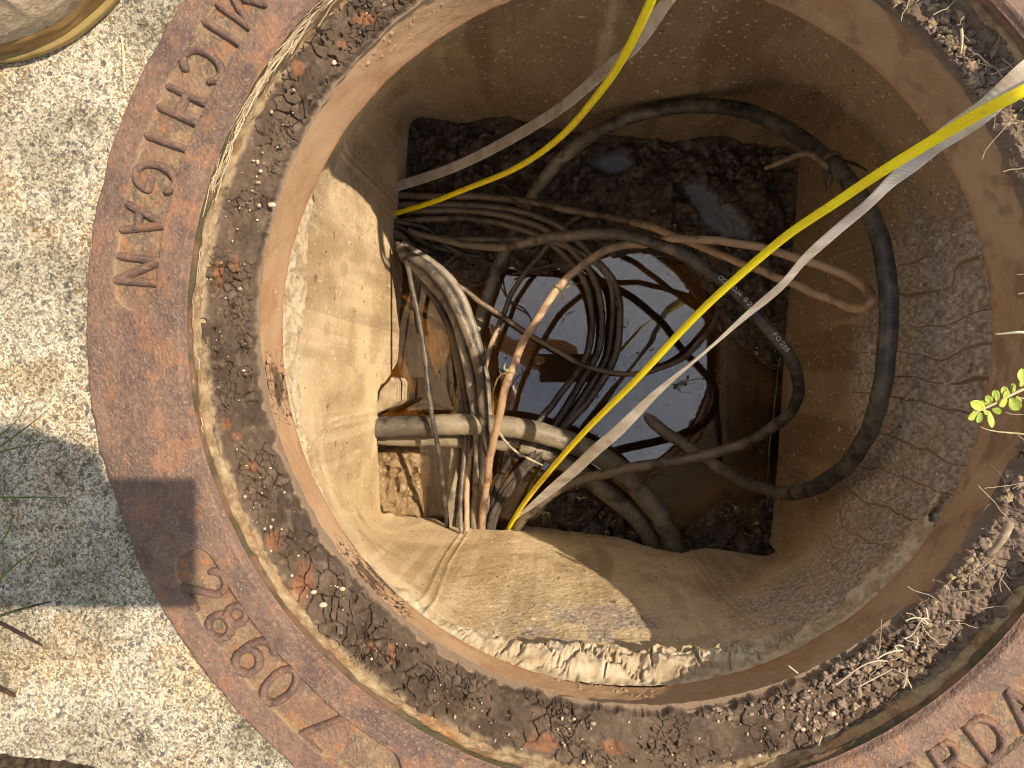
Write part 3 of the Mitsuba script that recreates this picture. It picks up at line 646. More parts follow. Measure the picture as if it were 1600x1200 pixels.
def cable(name, pts, dia, style, label, seed, cat='cable', group=None, sides=14, step=.0032, fade=None, thin=None):
    """pts: (pixel x, pixel y, z in plan units)."""
    pts = np.array(pts, float); C, L = spline(at(pts[:, 0], pts[:, 1], pts[:, 2]), step)
    C = C + .0055 * (np.stack([nz(C, 22, seed + 60 + k, 2) for k in range(3)], -1) - .5)
    r = dia / 2 * np.ones(len(C))
    if thin: r = r * np.interp(np.linspace(0, 1, len(C)), *thin)
    v, f, N = tube(C, r, sides, True, .05, seed)
    c = cable_color(v, N, style, seed)
    if fade is not None:     # second style along part of the length
        st2, knots, vals = fade
        w = np.interp(np.linspace(0, 1, len(C)), knots, vals).repeat(sides); w = np.r_[w, w[0], w[-1]]
        c = lerp(c, cable_color(v, N, st2, seed + 30), sm(.3, .7, w + .5 * (nz(v, 50, seed + 9) - .5)))
    put(name, v, f, 'm_cable', color=c, label=label, cat=cat, group=group)
    return C
def zz(pts, zk):
    """adds z to pixel points by interpolating (index fraction, z) knots."""
    n = len(pts); zi = PchipInterpolator([k for k, _ in zk], [z for _, z in zk])(np.linspace(0, 1, n))
    return [(x, y, z) for (x, y), z in zip(pts, zi)]

big = [(703, 850, -.72), (705, 817, -.70), (710, 747, -.685), (714, 672, -.68), (724, 610, -.695), (740, 538, -.705), (761, 463, -.705), (785, 401, -.70), (810, 350, -.69), (833, 303, -.67), (864, 261, -.64), (898, 230, -.61), (950, 199, -.56),
       (1001, 179, -.53), (1070, 166, -.49), (1153, 170, -.43), (1222, 198, -.37), (1290, 247, -.31), (1342, 302, -.26), (1377, 395, -.225), (1389, 490, -.215), (1386, 550, -.22), (1380, 600, -.225), (1366, 652, -.25), (1346, 696, -.285),
       (1315, 734, -.335), (1284, 755, -.385), (1242, 770, -.46), (1198, 765, -.54), (1153, 748, -.61), (1112, 724, -.66), (1077, 700, -.695), (1040, 675, -.725), (1008, 648, -.745), (985, 620, -.77)]
E_path = cable('cable', big, .0215, 'black', 'thickest black cable, a wide loop resting against the right wall of the vault', 11, sides=20, fade=('conduit', [0, .22, .3, .36, .5, .8, .9, 1], [1, 1, .9, .5, .0, .0, .55, .9]))
second = zz([(640, 360), (655, 366), (685, 373), (720, 382), (760, 386), (797, 384), (835, 376), (872, 370), (910, 367), (960, 366), (993, 372), (1027, 380), (1060, 394), (1101, 421), (1143, 449), (1177, 483), (1205, 518), (1232, 555), (1246, 588), (1246, 617), (1234, 645), (1211, 665), (1181, 686), (1143, 700), (1095, 712), (1027, 725), (985, 730), (942, 742), (898, 753), (864, 770), (838, 790), (815, 815), (800, 845)],
            [(0, -.64), (.12, -.60), (.28, -.47), (.38, -.41), (.5, -.365), (.6, -.44), (.7, -.53), (.8, -.58), (.92, -.64), (1, -.71)])
F_path = cable('cable', second, .0168, 'black', 'black cable with white printing curving across the middle of the pit', 23, sides=18, fade=('dusty', [0, .33, .42, .62, .7, 1], [1, .9, .15, .1, .8, .9]), thin=([0, .08, .18, 1], [.55, .7, 1, 1]))
loop = zz([(600, 304), (627, 305), (672, 306), (735, 307), (785, 310), (822, 315), (860, 321), (910, 331), (963, 341), (997, 350), (1030, 360), (1060, 372), (1097, 387), (1153, 411), (1222, 437), (1273, 459), (1318, 476), (1346, 482), (1363, 474), (1357, 456), (1335, 439), (1290, 418), (1239, 401), (1205, 392), (1136, 379), (1084, 374), (1040, 375), (1005, 382), (985, 382), (960, 387), (935, 398), (898, 425), (867, 456), (843, 494), (819, 535), (802, 576), (788, 614), (778, 655), (767, 703), (761, 748), (755, 800), (750, 850)],
          [(0, -.66), (.12, -.62), (.22, -.57), (.3, -.50), (.38, -.36), (.44, -.285), (.5, -.34), (.6, -.45), (.68, -.51), (.76, -.49), (.86, -.50), (.94, -.59), (1, -.71)])
H_path = cable('cable', loop, .0118, 'tan', 'long tan cable doubled back in a narrow hairpin towards the right wall', 35, fade=('brown', [0, .2, .28, 1], [1, .9, 0, 0]))
cable('cable', zz([(640, 385), (660, 402), (685, 423), (743, 466), (795, 500), (846, 534), (881, 555), (915, 572), (967, 583), (1001, 583), (1035, 574), (1070, 558), (1098, 530), (1118, 500), (1124, 480)], [(0, -.62), (.4, -.65), (.7, -.66), (.9, -.70), (1, -.74)]),
      .0088, 'brown', 'thin brown cable sagging diagonally over the water to the right', 41)
grp = 'bundled cables looping from the left wall to the lower wall'
for i, (p, dia, stl, lab) in enumerate((
    ([(600, 322), (625, 321), (685, 319), (735, 320), (785, 325), (835, 336), (872, 352), (905, 380), (940, 415), (961, 445), (969, 480), (968, 521), (962, 556), (943, 593), (915, 631), (884, 666), (850, 700), (812, 738), (785, 775), (768, 810), (762, 850)], .0118, 'brown', 'outermost loop of the three brown cables fanning from the left wall'),
    ([(600, 331), (627, 330), (710, 329), (760, 333), (810, 344), (855, 361), (890, 388), (922, 425), (937, 465), (941, 510), (935, 550), (914, 590), (886, 635), (860, 676), (829, 714), (795, 752), (775, 790), (765, 850)], .0112, 'brown', 'middle loop of the three brown cables fanning from the left wall'),
    ([(610, 347), (642, 345), (697, 342), (747, 342), (785, 349), (822, 361), (850, 374), (880, 397), (905, 425), (921, 463), (926, 504), (921, 542), (904, 580), (881, 608), (857, 641), (829, 672), (802, 710), (780, 748), (768, 795), (764, 850)], .0108, 'brown', 'innermost loop of the three brown cables fanning from the left wall'),
    ([(640, 362), (700, 372), (780, 374), (840, 374), (880, 384), (920, 402), (948, 430), (957, 470), (956, 520), (948, 560), (925, 602), (896, 645), (866, 684), (830, 725), (798, 765), (778, 800), (768, 850)], .0100, 'dusty', 'dark cable squeezed between the looping brown cables over the water'))):
    cable('cable', zz(p, [(0, -.66), (.3, -.655), (.55, -.665 - .006 * i), (.8, -.655), (1, -.715)]), dia, stl, lab, 51 + 7 * i, fade=('black', [0, .38, .52, .85, 1], [0, .15, .9, .7, .55]))
for i, (p, dia, stl, lab, zk) in enumerate((
    ([(625, 385), (640, 401), (668, 418), (688, 439), (709, 470), (726, 507), (740, 549), (750, 590), (755, 635), (757, 686), (756, 738), (754, 803), (753, 850)], .0150, 'dusty', 'dusty grey cable bending down from the left wall, right of its light twin', [(0, -.60), (.4, -.575), (.75, -.62), (1, -.71)]),
    ([(628, 395), (647, 415), (671, 442), (695, 470), (712, 504), (724, 545), (733, 586), (740, 628), (745, 675), (746, 738), (743, 803), (741, 850)], .0138, 'grey', 'pale mud-smeared grey cable bending down from the left wall', [(0, -.62), (.4, -.60), (.75, -.635), (1, -.71)]),
    ([(628, 402), (650, 425), (680, 470), (704, 515), (717, 555), (724, 595), (730, 640), (734, 686), (735, 738), (733, 803), (731, 850)], .0125, 'black', 'shiny black cable at the left of the descending bundle', [(0, -.63), (.4, -.625), (1, -.715)]),
    ([(630, 392), (660, 420), (692, 455), (720, 505), (735, 560), (744, 610), (748, 660), (750, 720), (749, 800), (748, 850)], .0100, 'black', 'black cable hidden between the descending grey cables', [(0, -.625), (.4, -.61), (1, -.715)]),
    ([(722, 575), (728, 640), (727, 700), (722, 760), (722, 850)], .0078, 'dusty', 'short dark cable end behind the descending bundle', [(0, -.665), (1, -.62)]),
    ([(630, 380), (652, 396), (682, 415), (706, 440), (728, 480), (745, 530), (756, 580), (763, 640), (765, 700), (763, 760), (760, 850)], .0120, 'grey', 'dark grey cable forming the outer right edge of the descending bundle', [(0, -.615), (.4, -.60), (.75, -.64), (1, -.715)]),
    ([(632, 398), (656, 430), (688, 480), (708, 530), (718, 580), (724, 640), (726, 700), (722, 760), (717, 850)], .0115, 'dusty', 'dusty black cable second from the left in the descending bundle', [(0, -.64), (.4, -.635), (1, -.715)]))):
    cable('cable', zz(p, zk), dia * 1.12, stl, lab, 91 + 9 * i, sides=16)
cable('cable', zz([(622, 380), (633, 408), (647, 459), (657, 515), (666, 576), (673, 628), (682, 686), (690, 738), (697, 803), (701, 850)], [(0, -.6), (.5, -.575), (.8, -.62), (1, -.70)]), .0080, 'black', 'thin straight black cable nearest the left wall', 131)
cable('cable', zz([(908, 338), (872, 362), (847, 394), (829, 415), (812, 439), (798, 463), (785, 494), (774, 521), (761, 563), (752, 600), (745, 650), (735, 720), (730, 850)], [(0, -.68), (.2, -.665), (.6, -.665), (1, -.65)]), .0092, 'tan', 'straight tan cable slanting from upper right behind the grey bundle', 141, fade=('brown', [0, .35, .5, 1], [1, .8, 0, 0]))
for i, p in enumerate(([(615, 352), (640, 362), (665, 380), (690, 388), (712, 392)], [(612, 360), (632, 372), (648, 395), (655, 430), (652, 470), (655, 520)], [(612, 368), (630, 380), (652, 392), (676, 402), (700, 398)], [(618, 345), (650, 352), (672, 362), (690, 378), (720, 394), (752, 400)], [(615, 362), (640, 378), (668, 392), (690, 396)])):
    cable('cable', zz(p, [(0, -.64), (1, -.70)]), .0085, 'black', ['short black cable curling right from the dark hole in the left wall', 'short black cable dropping close along the left wall', 'black cable stub in the middle of the tangle at the left hole', 'black cable lying topmost in the tangle at the left hole', 'shortest black cable stub of the tangle at the left hole'][i], 151 + 6 * i, sides=10)
cable('conduit', zz([(548, 667), (589, 667), (640, 666), (706, 664), (781, 666), (829, 672), (865, 681), (900, 694), (930, 708), (953, 722), (985, 750), (1006, 776), (1027, 803), (1044, 833), (1053, 861), (1060, 900)], [(0, -.62), (.4, -.63), (.7, -.655), (1, -.71)]), .0355, 'conduit', 'upper of the two thick grey conduits crossing the pit from left', 201, cat='conduit', sides=26, fade=('black', [0, .15, .27, 1], [.9, .8, .1, 0]))
cable('conduit', zz([(548, 678), (606, 682), (675, 684), (740, 687), (795, 692), (829, 698), (870, 715), (900, 735), (932, 757), (964, 782), (991, 807), (1010, 833), (1023, 856), (1030, 900)], [(0, -.665), (.4, -.665), (.7, -.68), (1, -.72)]), .0310, 'conduit', 'lower grey conduit half hidden beneath its twin', 211, cat='conduit', sides=24)
cable('conduit', zz([(560, 740), (630, 735), (690, 750), (735, 800), (745, 860)], [(0, -.735), (1, -.69)]), .012, 'brown', 'short brown pipe half sunk in the mud at lower left', 221, cat='pipe') if False else None
cable('wire', zz([(775, 368), (776, 420), (780, 442), (792, 465), (810, 477), (827, 496)], [(0, -.66), (1, -.69)]), .0030, 'black', 'thin black wire hanging over the brown water left of centre', 231, cat='wire', sides=7)
cable('wire', zz([(893, 396), (865, 412), (835, 421), (800, 428)], [(0, -.70), (1, -.70)]), .0034, 'brown', 'thin brown wire lying on the mud edge above the water', 237, cat='wire', sides=7)
cable('wire', zz([(1219, 560), (1213, 600), (1210, 641), (1203, 700), (1200, 740), (1198, 790)], [(0, -.66), (1, -.70)]), .0030, 'dusty', 'thin grey wire hanging along the foot of the right wall', 241, cat='wire', sides=7)
cable('wire', zz([(905, 412), (950, 392), (1005, 380)], [(0, -.71), (1, -.71)]), .004, 'brown', 'muddy brown wire beside the tan cable above the water', 247, cat='wire', sides=7) if False else None

# print on the black cable
t_, a_, b_ = frames(F_path)
def print_text(text, px, py, height, path, rad, back=False):
    g = at(px, py, -.38)
    i0 = np.argmin(np.linalg.norm((path[:, :2] * (F / (H - path[:, 2]))[:, None]) - (np.array([px - CX, CY - py])), axis=1))
    L = np.r_[0, np.cumsum(np.linalg.norm(np.diff(path, axis=0), axis=1))]
    t = meshkit.text_mesh(text, height, .0003)
    t = t.subdivide() ; v = np.array(t.vertices)
    s_ = L[i0] + v[:, 0]
    C = np.stack([np.interp(s_, L, path[:, k]) for k in range(3)], -1)
    T3 = np.stack([np.interp(s_, L, t_[:, k]) for k in range(3)], -1); T3 /= np.linalg.norm(T3, axis=1, keepdims=True)
    up = np.array([0, 0, 1.]) - T3 * T3[:, 2:]; up /= np.linalg.norm(up, axis=1, keepdims=True)
    sd = np.cross(up, T3)
    ang = (v[:, 1] - height / 2) / rad
    q = C + (up * np.cos(ang)[:, None] + sd * np.sin(ang)[:, None]) * (rad + .00035 + v[:, 2:3])
    return q, np.array(t.faces)
for txt, x, y in (('OC  NO', 1122, 436), ('J4  0 2/7', 1150, 458), ('FO 288', 1205, 520)):
    q, f = print_text(txt, x, y, .0062, F_path, .0084 * 1.03)
    put('lettering', q, f, 'm_plain', 'cable_001', color=np.tile([.62, .62, .6], (len(q), 1)), smooth=False)

# ------------------------------------------------------------------ ropes and tapes
def rope(pts, dia, label, seed):
    pts = np.array(pts, float); C, L = spline(at(pts[:, 0], pts[:, 1], pts[:, 2]), .0035)
    v, f, N = tube(C, dia / 2, 18)
    c = np.tile([.95, .80, .012], (len(v), 1)); c = lerp(c, (.80, .58, .02), sm(.45, .65, nz(v, 40, seed, 3)) * .35)
    c = lerp(c, (.35, .25, .06), sm(.72, .80, nz(v, 240, seed + 1, 2)) * .35)
    put('pull_rope', v, f, 'm_rope', color=c, label=label, cat='rope', group=None)
up1 = [(1230, -640, .041), (1160, -470, .045), (1115, -330, .050), (1085, -225, .053), (1060, -130, .032), (1040, -55, .004), (1018, 0, -.03)]
rope(up1 + [(987, 65, -.09), (957, 117, -.15), (926, 158, -.21), (891, 199, -.28), (847, 237, -.36), (795, 268, -.44), (726, 296, -.53), (675, 316, -.59), (623, 332, -.635), (590, 342, -.66)], .0084, 'bright yellow rope running from the left wall up out of the top of the picture', 3)
rope([(2500, -600, .041), (2300, -420, .041), (2050, -190, .07), (1850, -20, .13), (1720, 70, .155), (1600, 141, .155), (1548, 168, .135), (1497, 196, .105), (1445, 227, .072), (1394, 258, .045), (1342, 292, .01), (1290, 327, -.025), (1239, 361, -.06), (1187, 403, -.10), (1119, 463, -.155), (1062, 520, -.21), (1001, 586, -.275), (932, 655, -.37), (881, 710, -.46), (843, 755, -.55), (812, 796, -.64), (795, 825, -.70), (780, 855, -.74)], .0082, 'bright yellow rope stretched from the lower wall up across the right rim', 5)
def tape(pts, width, label, seed):
    """pts: x, y, z, twist in degrees (0 faces up)."""
    pts = np.array(pts, float); Q, L = spline(np.c_[at(pts[:, 0], pts[:, 1], pts[:, 2]), pts[:, 3]], .0011)
    C, tw = Q[:, :3], np.radians(Q[:, 3])
    t = np.gradient(C, axis=0); t /= np.linalg.norm(t, axis=1, keepdims=True)
    view = np.array([0, 0, H]) - C; view /= np.linalg.norm(view, axis=1, keepdims=True)
    side = np.cross(t, [0, 0, 1.0]); side /= np.linalg.norm(side, axis=1, keepdims=True); nn = np.cross(side, t)
    side, nn = side * np.cos(tw)[:, None] + nn * np.sin(tw)[:, None], nn * np.cos(tw)[:, None] - side * np.sin(tw)[:, None]
    m = 13; w = np.linspace(-1, 1, m)
    rib = np.sin(L / .0046 * 2 * np.pi)
    top = C[:, None] + side[:, None] * (w * width / 2)[None, :, None] * (1 + .007 * rib[:, None, None]) + nn[:, None] * (.0007 + .00009 * rib[:, None] * (1 - .3 * np.abs(w)[None]) - .0006 * (np.abs(w) > .99)[None])[..., None]
    bot = C[:, None] + side[:, None] * (w[::-1] * width / 2)[None, :, None] - nn[:, None] * (.0007 + .0004 * rib[:, None])[..., None] * (np.abs(w) < .99)[None, :, None]
    P = np.concatenate([top, bot, top[:, :1]], 1)
    v = P.reshape(-1, 3)
    c = lerp((.58, .55, .505), (.45, .405, .35), sm(.4, .65, nz(v, 30, seed, 3)))
    c = lerp(c, (.40, .34, .28), (np.repeat(rib, P.shape[1]) < -.55) * .22)
    c = lerp(c, (.33, .24, .15), sm(.60, .72, nz(v, 55, seed + 3, 3)) * .4)
    put('pull_tape', v, grid_faces(*P.shape[:2])[:, ::-1], 'm_plain', color=c, label=label, cat='tape')
tape([(1290, -650, .039, 0), (1200, -480, .042, 0), (1150, -340, .048, 5), (1112, -222, .053, 10), (1075, -90, .015, 30), (1043, 0, -.06, 38), (1012, 42, -.12, 30), (985, 76, -.16, 20), (960, 97, -.20, 8), (926, 127, -.25, 0), (881, 165, -.32, 0), (829, 199, -.40, 0), (761, 237, -.49, 0), (692, 268, -.57, 0), (627, 289, -.63, 4), (596, 298, -.66, 5)], .0165, 'white ribbed flat pull tape beside the upper yellow rope', 7)
tape([(2500, -640, .038, 0), (2300, -460, .039, 0), (2050, -230, .068, 20), (1850, -55, .115, 20), (1720, 40, .13, 20), (1600, 116, .135, 20), (1548, 164, .115, 14), (1497, 201, .085, 16), (1462, 226, .06, 20), (1428, 255, .035, 32), (1394, 283, .01, 40), (1359, 316, -.02, 44), (1325, 345, -.05, 46), (1290, 375, -.08, 46), (1256, 407, -.11, 46), (1222, 445, -.15, 48), (1170, 490, -.20, 58), (1119, 535, -.25, 70), (1070, 576, -.30, 68), (1018, 621, -.35, 46), (967, 672, -.41, 14), (932, 702, -.46, 0), (898, 734, -.515, 0), (864, 763, -.57, 20), (835, 787, -.62, 45), (809, 810, -.68, 55), (785, 840, -.73, 55)], .0168, 'white flat pull tape twisting below the yellow rope on the right', 9)

# ------------------------------------------------------------------ ties, twigs and the sprig
def strand(name, pts, r, col, label, cat, parent=None, sides=7, real_z=None, flat=None):
    pts = np.array(pts, float); C, L = spline(at(pts[:, 0], pts[:, 1], pts[:, 2]), .0018)
    rr_ = r * (1 - .5 * np.linspace(0, 1, len(C)) ** 3); v, f, N = tube(C, rr_, sides, True, .15, 3)
    c = lerp(col, np.array(col) * .6, sm(.4, .6, nz(v, 200, 4, 2)))
    return (v, f, c) if name is None else put(name, v, f, 'm_plain', parent, color=c, label=label, cat=cat)
def ring_on(path, px, py, rad, tuber, col, turns=1.6):
    i0 = np.argmin(np.linalg.norm((path[:, :2] * (F / (H - path[:, 2]))[:, None]) - np.array([px - CX, CY - py]), axis=1))
    t, a, b = frames(path); th = np.linspace(0, 2 * np.pi * turns, int(40 * turns))
    C = path[i0] + (a[i0] * np.cos(th)[:, None] + b[i0] * np.sin(th)[:, None]) * rad + t[i0] * (np.linspace(-1, 1, len(th)) * tuber * 1.4)[:, None] + t[i0] * (.0012 * np.sin(th * 1))[:, None]
    v, f, N = tube(C, tuber, 7); return (v, f, np.tile(col, (len(v), 1))), path[i0, 2]
r1, z1 = ring_on(H_path, 873, 452, .0068, .0010, (.16, .19, .06))
p2 = strand(None, [(884, 450, z1 + .006), (896, 444, z1 + .004), (904, 443, z1)], .0012, (.24, .26, .12), None, None); p3 = strand(None, [(880, 458, z1), (880, 466, z1 - .01), (873, 474, z1 - .015)], .0012, (.28, .18, .08), None, None)
v, f, c = join([r1, p2, p3]); put('tie_wire', v, f, 'm_plain', color=c, label='green twist tie around the tan cable, higher of the two ties', cat='cable tie')
r1, z1 = ring_on(H_path, 800, 581, .0068, .0012, (.42, .32, .16))
p2 = strand(None, [(796, 581, z1 + .008), (788, 575, z1 + .012), (791, 566, z1 + .012)], .0016, (.34, .36, .2), None, None); p3 = strand(None, [(796, 582, z1 + .006), (784, 585, z1 + .004), (774, 600, z1 - .02), (770, 625, z1 - .05), (772, 655, z1 - .08)], .0013, (.40, .28, .12), None, None)
v, f, c = join([r1, p2, p3]); put('tie_wire', v, f, 'm_plain', color=c, label='tan twine tie with a long hanging tail on the tan cable', cat='cable tie')
strand('twig', [(776, 668, -.56), (790, 690, -.555), (802, 702, -.55), (819, 713, -.55), (848, 727, -.56)], .0022, (.55, .47, .32), 'pale forked twig lying across the lower conduits', 'twig')
strand('twig', [(785, 288, -.66), (797, 300, -.65), (800, 312, -.62), (812, 322, -.61)], .0030, (.16, .10, .055), 'curled brown leaf strip hanging on the upper tan cable', 'leaf strip')
# strip of bark tied round the thick cable
r1, z1 = ring_on(E_path, 1297, 256, .0125, .0026, (.13, .085, .055), 2.3)
tails = [strand(None, [(1294, 262, z1 + .012), (1282, 252, z1 + .008), (1268, 242, z1 + .004), (1253, 241, z1), (1227, 250, z1 - .006), (1195, 263, z1 - .012)], .0042, (.25, .155, .085), None, None),
         strand(None, [(1302, 254, z1 + .012), (1318, 252, z1 + .012), (1335, 256, z1 + .008), (1355, 267, z1 + .004)], .0024, (.09, .06, .04), None, None),
         strand(None, [(1296, 262, z1 + .012), (1290, 280, z1 + .008), (1291, 297, z1)], .0024, (.08, .055, .04), None, None), strand(None, [(1302, 262, z1 + .012), (1300, 280, z1 + .006), (1294, 294, z1)], .0022, (.10, .07, .045), None, None)]
v, f, c = join([r1] + tails); put('bark_tie', v, f, 'm_plain', color=c, label='dark strip tied round the thick black cable with loose tails', cat='cable tie')

def leaf_mesh(base, direction, length, width, seed, curl=.3, fold=.25):
    """A small rounded spatula leaf with thickness; base in plan units."""
    r = np.random.default_rng(seed); n, m = 11, 7
    d = np.array(direction, float); d /= np.linalg.norm(d)
    sd = np.cross(d, [0, 0, 1.]); sd /= np.linalg.norm(sd) + 1e-9; up = np.cross(sd, d)
    roll = r.uniform(-.6, .6); sd, up = sd * math.cos(roll) + up * math.sin(roll), up * math.cos(roll) - sd * math.sin(roll)
    u = np.linspace(0, 1, n); w = np.sin(np.pi * np.clip(u ** 1.25, 0, 1)) ** .62 * width / 2 + .0004
    x = np.linspace(-1, 1, m)
    T_ = base + d * (u * length)[:, None, None] + sd * (w[:, None] * x[None])[..., None] + up * (curl * length * u[:, None] ** 2 * .5 + fold * w[:, None] * np.abs(x)[None] ** 1.5)[..., None]
    B = T_[:, ::-1] - up * .0009
    P = np.concatenate([T_, B, T_[:, :1]], 1)
    return P.reshape(-1, 3), grid_faces(n, P.shape[1])
def sprig():
    k = thing('green_sprig', 'small bright green leafy sprig poking over the right rim', 'plant')
    zs = .055
    pts = np.array([(1640, 596, .03), (1600, 608, zs), (1580, 617, zs + .002), (1560, 628, zs + .004), (1540, 637, zs + .004), (1524, 645, zs + .004)])
    C, _ = spline(at(pts[:, 0], pts[:, 1], pts[:, 2]), .002)
    v, f, N = tube(C, np.linspace(.0017, .0009, len(C)), 8)
    put('stem', v, f, 'm_leaf', k, color=np.tile([.45, .36, .22], (len(v), 1)))
    L = [(1600, 600, 100, 22, 16), (1594, 604, 60, 14, 9), (1585, 612, 105, 12, 8), (1582, 613, 75, 11, 7), (1588, 619, -70, 11, 10), (1571, 620, 100, 15, 9), (1568, 622, 62, 12, 7), (1559, 626, 110, 16, 10), (1557, 627, 85, 11, 8), (1548, 630, 130, 14, 8), (1546, 632, 95, 12, 7), (1543, 632, 150, 10, 6),
         (1578, 622, -60, 20, 17), (1574, 624, -150, 17, 12), (1550, 640, -20, 12, 10), (1545, 642, -88, 24, 10), (1540, 639, 160, 28, 14), (1530, 644, -150, 18, 12), (1533, 645, -110, 15, 8), (1526, 645, 135, 9, 7), (1530, 642, 60, 8, 6), (1537, 640, -60, 9, 7)]
    for i, (x, y, a, ln, wd) in enumerate(L):
        s_ = (H - zs) / F; a = math.radians(a); d = (math.cos(a), math.sin(a), random.uniform(-.1, .45))
        v, f = leaf_mesh(at(x, y, zs + .004), d, ln * s_ * 1.1, wd * s_, i, curl=random.uniform(-.2, .35))
        g = random.random(); col = lerp((.20, .30, .035), (.36, .46, .07), g); tipc = lerp(np.tile(col, (len(v), 1)), (.46, .46, .10), sm(.5, .8, nz(v, 300, i)))
        put('leaf', v, f, 'm_leaf', k, color=tipc)
    for pts in ([(1605, 680, .04), (1575, 676, .05), (1550, 673, .05), (1532, 667, .052)], [(1610, 625, .04), (1592, 621, .05)]):
        v, f, c = strand(None, pts, .0008, (.5, .4, .24), None, None); put('rootlet', v, f, 'm_leaf', k, color=c)
sprig()
strand('root', [(1610, 530, .04), (1597, 519, .05), (1580, 520, .05), (1555, 522, .045)], .0011, (.62, .55, .45), 'pale bent root hanging over the right rim above the sprig', 'root')
strand('root', [(1578, 816, .03), (1572, 832, .03), (1560, 850, .028), (1545, 866, .02)], .0035, (.42, .33, .24), 'thick pale root in the soil at the lower right', 'root')
strand('straw_stalk', [(1502, 46, .02), (1503, 62, .022), (1501, 84, .02)], .0013, (.66, .6, .4), 'single pale straw stalk on the shaded soil at upper right', 'straw stalk')
strand('straw_stalk', [(189, 56, ZP + .002), (193, 85, ZP + .003), (194, 115, ZP + .003), (195, 143, ZP + .002)], .0008, (.75, .66, .42), 'long pale straw stalk on the pavement beside the boot', 'straw stalk')
# grass at the left edge
def blade(pts, w, col, parent):
    pts = np.array(pts, float); C, L = spline(at(pts[:, 0], pts[:, 1], pts[:, 2]), .004)
    t = np.gradient(C, axis=0); t /= np.linalg.norm(t, axis=1, keepdims=True); sd = np.cross(t, [0, 0, 1.]); sd /= np.linalg.norm(sd, axis=1, keepdims=True)
    u = np.linspace(0, 1, len(C)); ww = w / 2 * (1 - u ** 2.2) + .0001
    P = np.stack([C - sd * ww[:, None], C + [0, 0, -.0006] , C + sd * ww[:, None], C + [0, 0, .0004]], 1); P = np.concatenate([P, P[:, :1]], 1)
    v = P.reshape(-1, 3); put('blade', v, grid_faces(*P.shape[:2]), 'm_leaf', parent, color=lerp(np.tile(col, (len(v), 1)), np.array(col) * .6, nz(v, 60, 3)))
GR, DK = (.13, .19, .035), (.06, .055, .03)
g1 = thing('grass_tuft', 'thin green grass blades over the shaded pavement at the left edge', 'grass tuft')
for p, w in (([(-60, 760, .04), (-10, 705, .06), (30, 676, .07), (78, 637, .075)], .0022), ([(-70, 730, .04), (-20, 692, .06), (15, 668, .065), (42, 628, .07)], .0016), ([(-60, 720, .04), (0, 706, .055), (40, 697, .06), (95, 690, .055)], .0014)): blade(p, w, GR, g1)
g2 = thing('grass_tuft', 'faint green grass blades lying across the hand shadow at left', 'grass tuft')
for p, w in (([(-60, 960, .04), (0, 905, .06), (30, 878, .065), (70, 852, .06)], .003), ([(-60, 770, .045), (0, 777, .05), (50, 777, .05), (110, 778, .045)], .0016), ([(-40, 860, .04), (0, 850, .05), (20, 800, .06), (18, 760, .06)], .0016)): blade(p, w, GR, g2)
strand('twig', [(-40, 974, .040), (0, 962, .041), (40, 950, .041), (80, 940, .040)], .0011, (.05, .055, .03), 'dark thin stem on the sunlit pavement just below the hand shadow', 'twig')
strand('twig', [(-30, 962, .040), (0, 974, .041), (35, 992, .041), (66, 1009, .040)], .0014, (.05, .035, .03), 'dark brown twig on the pavement, middle of the left edge twigs', 'twig')
strand('twig', [(-30, 1064, .040), (0, 1076, .041), (24, 1089, .040)], .0019, (.07, .04, .03), 'short dark twig on the pavement near the lower left corner', 'twig')

# ------------------------------------------------------------------ the photographer (boot in the picture, hand and phone above it)
person = thing('person', 'person in tan suede boots crouching at the upper left with a phone held out', 'person')
ZG = ZP * K
def cap_chain(J, R, refine=.02, it=8):
    """one smooth body from joints: list of bones (i, j)."""
    hulls = []
    ic = trimesh.creation.icosphere(2).vertices
    for a, b in R:
        (pa, ra), (pb, rb) = J[a], J[b]
        hulls.append(m3.Manifold.hull_points(np.vstack([ic * ra + pa, ic * rb + pb])))
    mm = m3.Manifold.batch_boolean(hulls, m3.OpType.Add).refine_to_length(refine).to_mesh()
    t = trimesh.Trimesh(np.array(mm.vert_properties[:, :3]), np.array(mm.tri_verts)); trimesh.smoothing.filter_taubin(t, iterations=it)
    return np.array(t.vertices), np.array(t.faces)
A = lambda *p: np.array(p, float)
toe = at(60, -80, ZP) * K       # middle of the near boot
J = {'hip': (A(-1.02, .05, .36), .15), 'waist': (A(-.86, .0, .62), .145), 'chest': (A(-.56, -.03, .84), .15), 'shl': (A(-.46, .17, .90), .075), 'shr': (A(-.46, -.24, .88), .075), 'neck': (A(-.38, -.05, .96), .06), 'head': (A(-.27, -.06, 1.03), .098), 'chin': (A(-.22, -.06, .96), .06), 'nb': (A(-.45, -.04, .905), .062), 'nose0': (A(-.190, -.06, 1.005), .016), 'nose1': (A(-.163, -.06, .975), .014), 'earl': (A(-.285, .035, 1.01), .022), 'earr': (A(-.285, -.155, 1.01), .022),
     'hl': (A(-1.02, .15, .36), .11), 'hr': (A(-1.02, -.05, .36), .11), 'kl': (A(-.60, .30, .46), .070), 'kr': (A(-.62, -.42, .46), .070), 'al': (A(-.60, .335, .13), .048), 'ar': (A(-.68, -.50, .13), .048),
     'el': (A(-.50, .30, .62), .045), 'wl': (A(-.20, .115, .545), .030), 'er': (A(-.62, -.34, .62), .045), 'wr': (A(-.60, -.42, .50), .030)}
v, f = cap_chain(J, [('nb', 'neck'), ('neck', 'head'), ('head', 'chin'), ('nose0', 'nose1'), ('earl', 'earl'), ('earr', 'earr')]); put('head', v, f, 'm_skin', person, real=True)
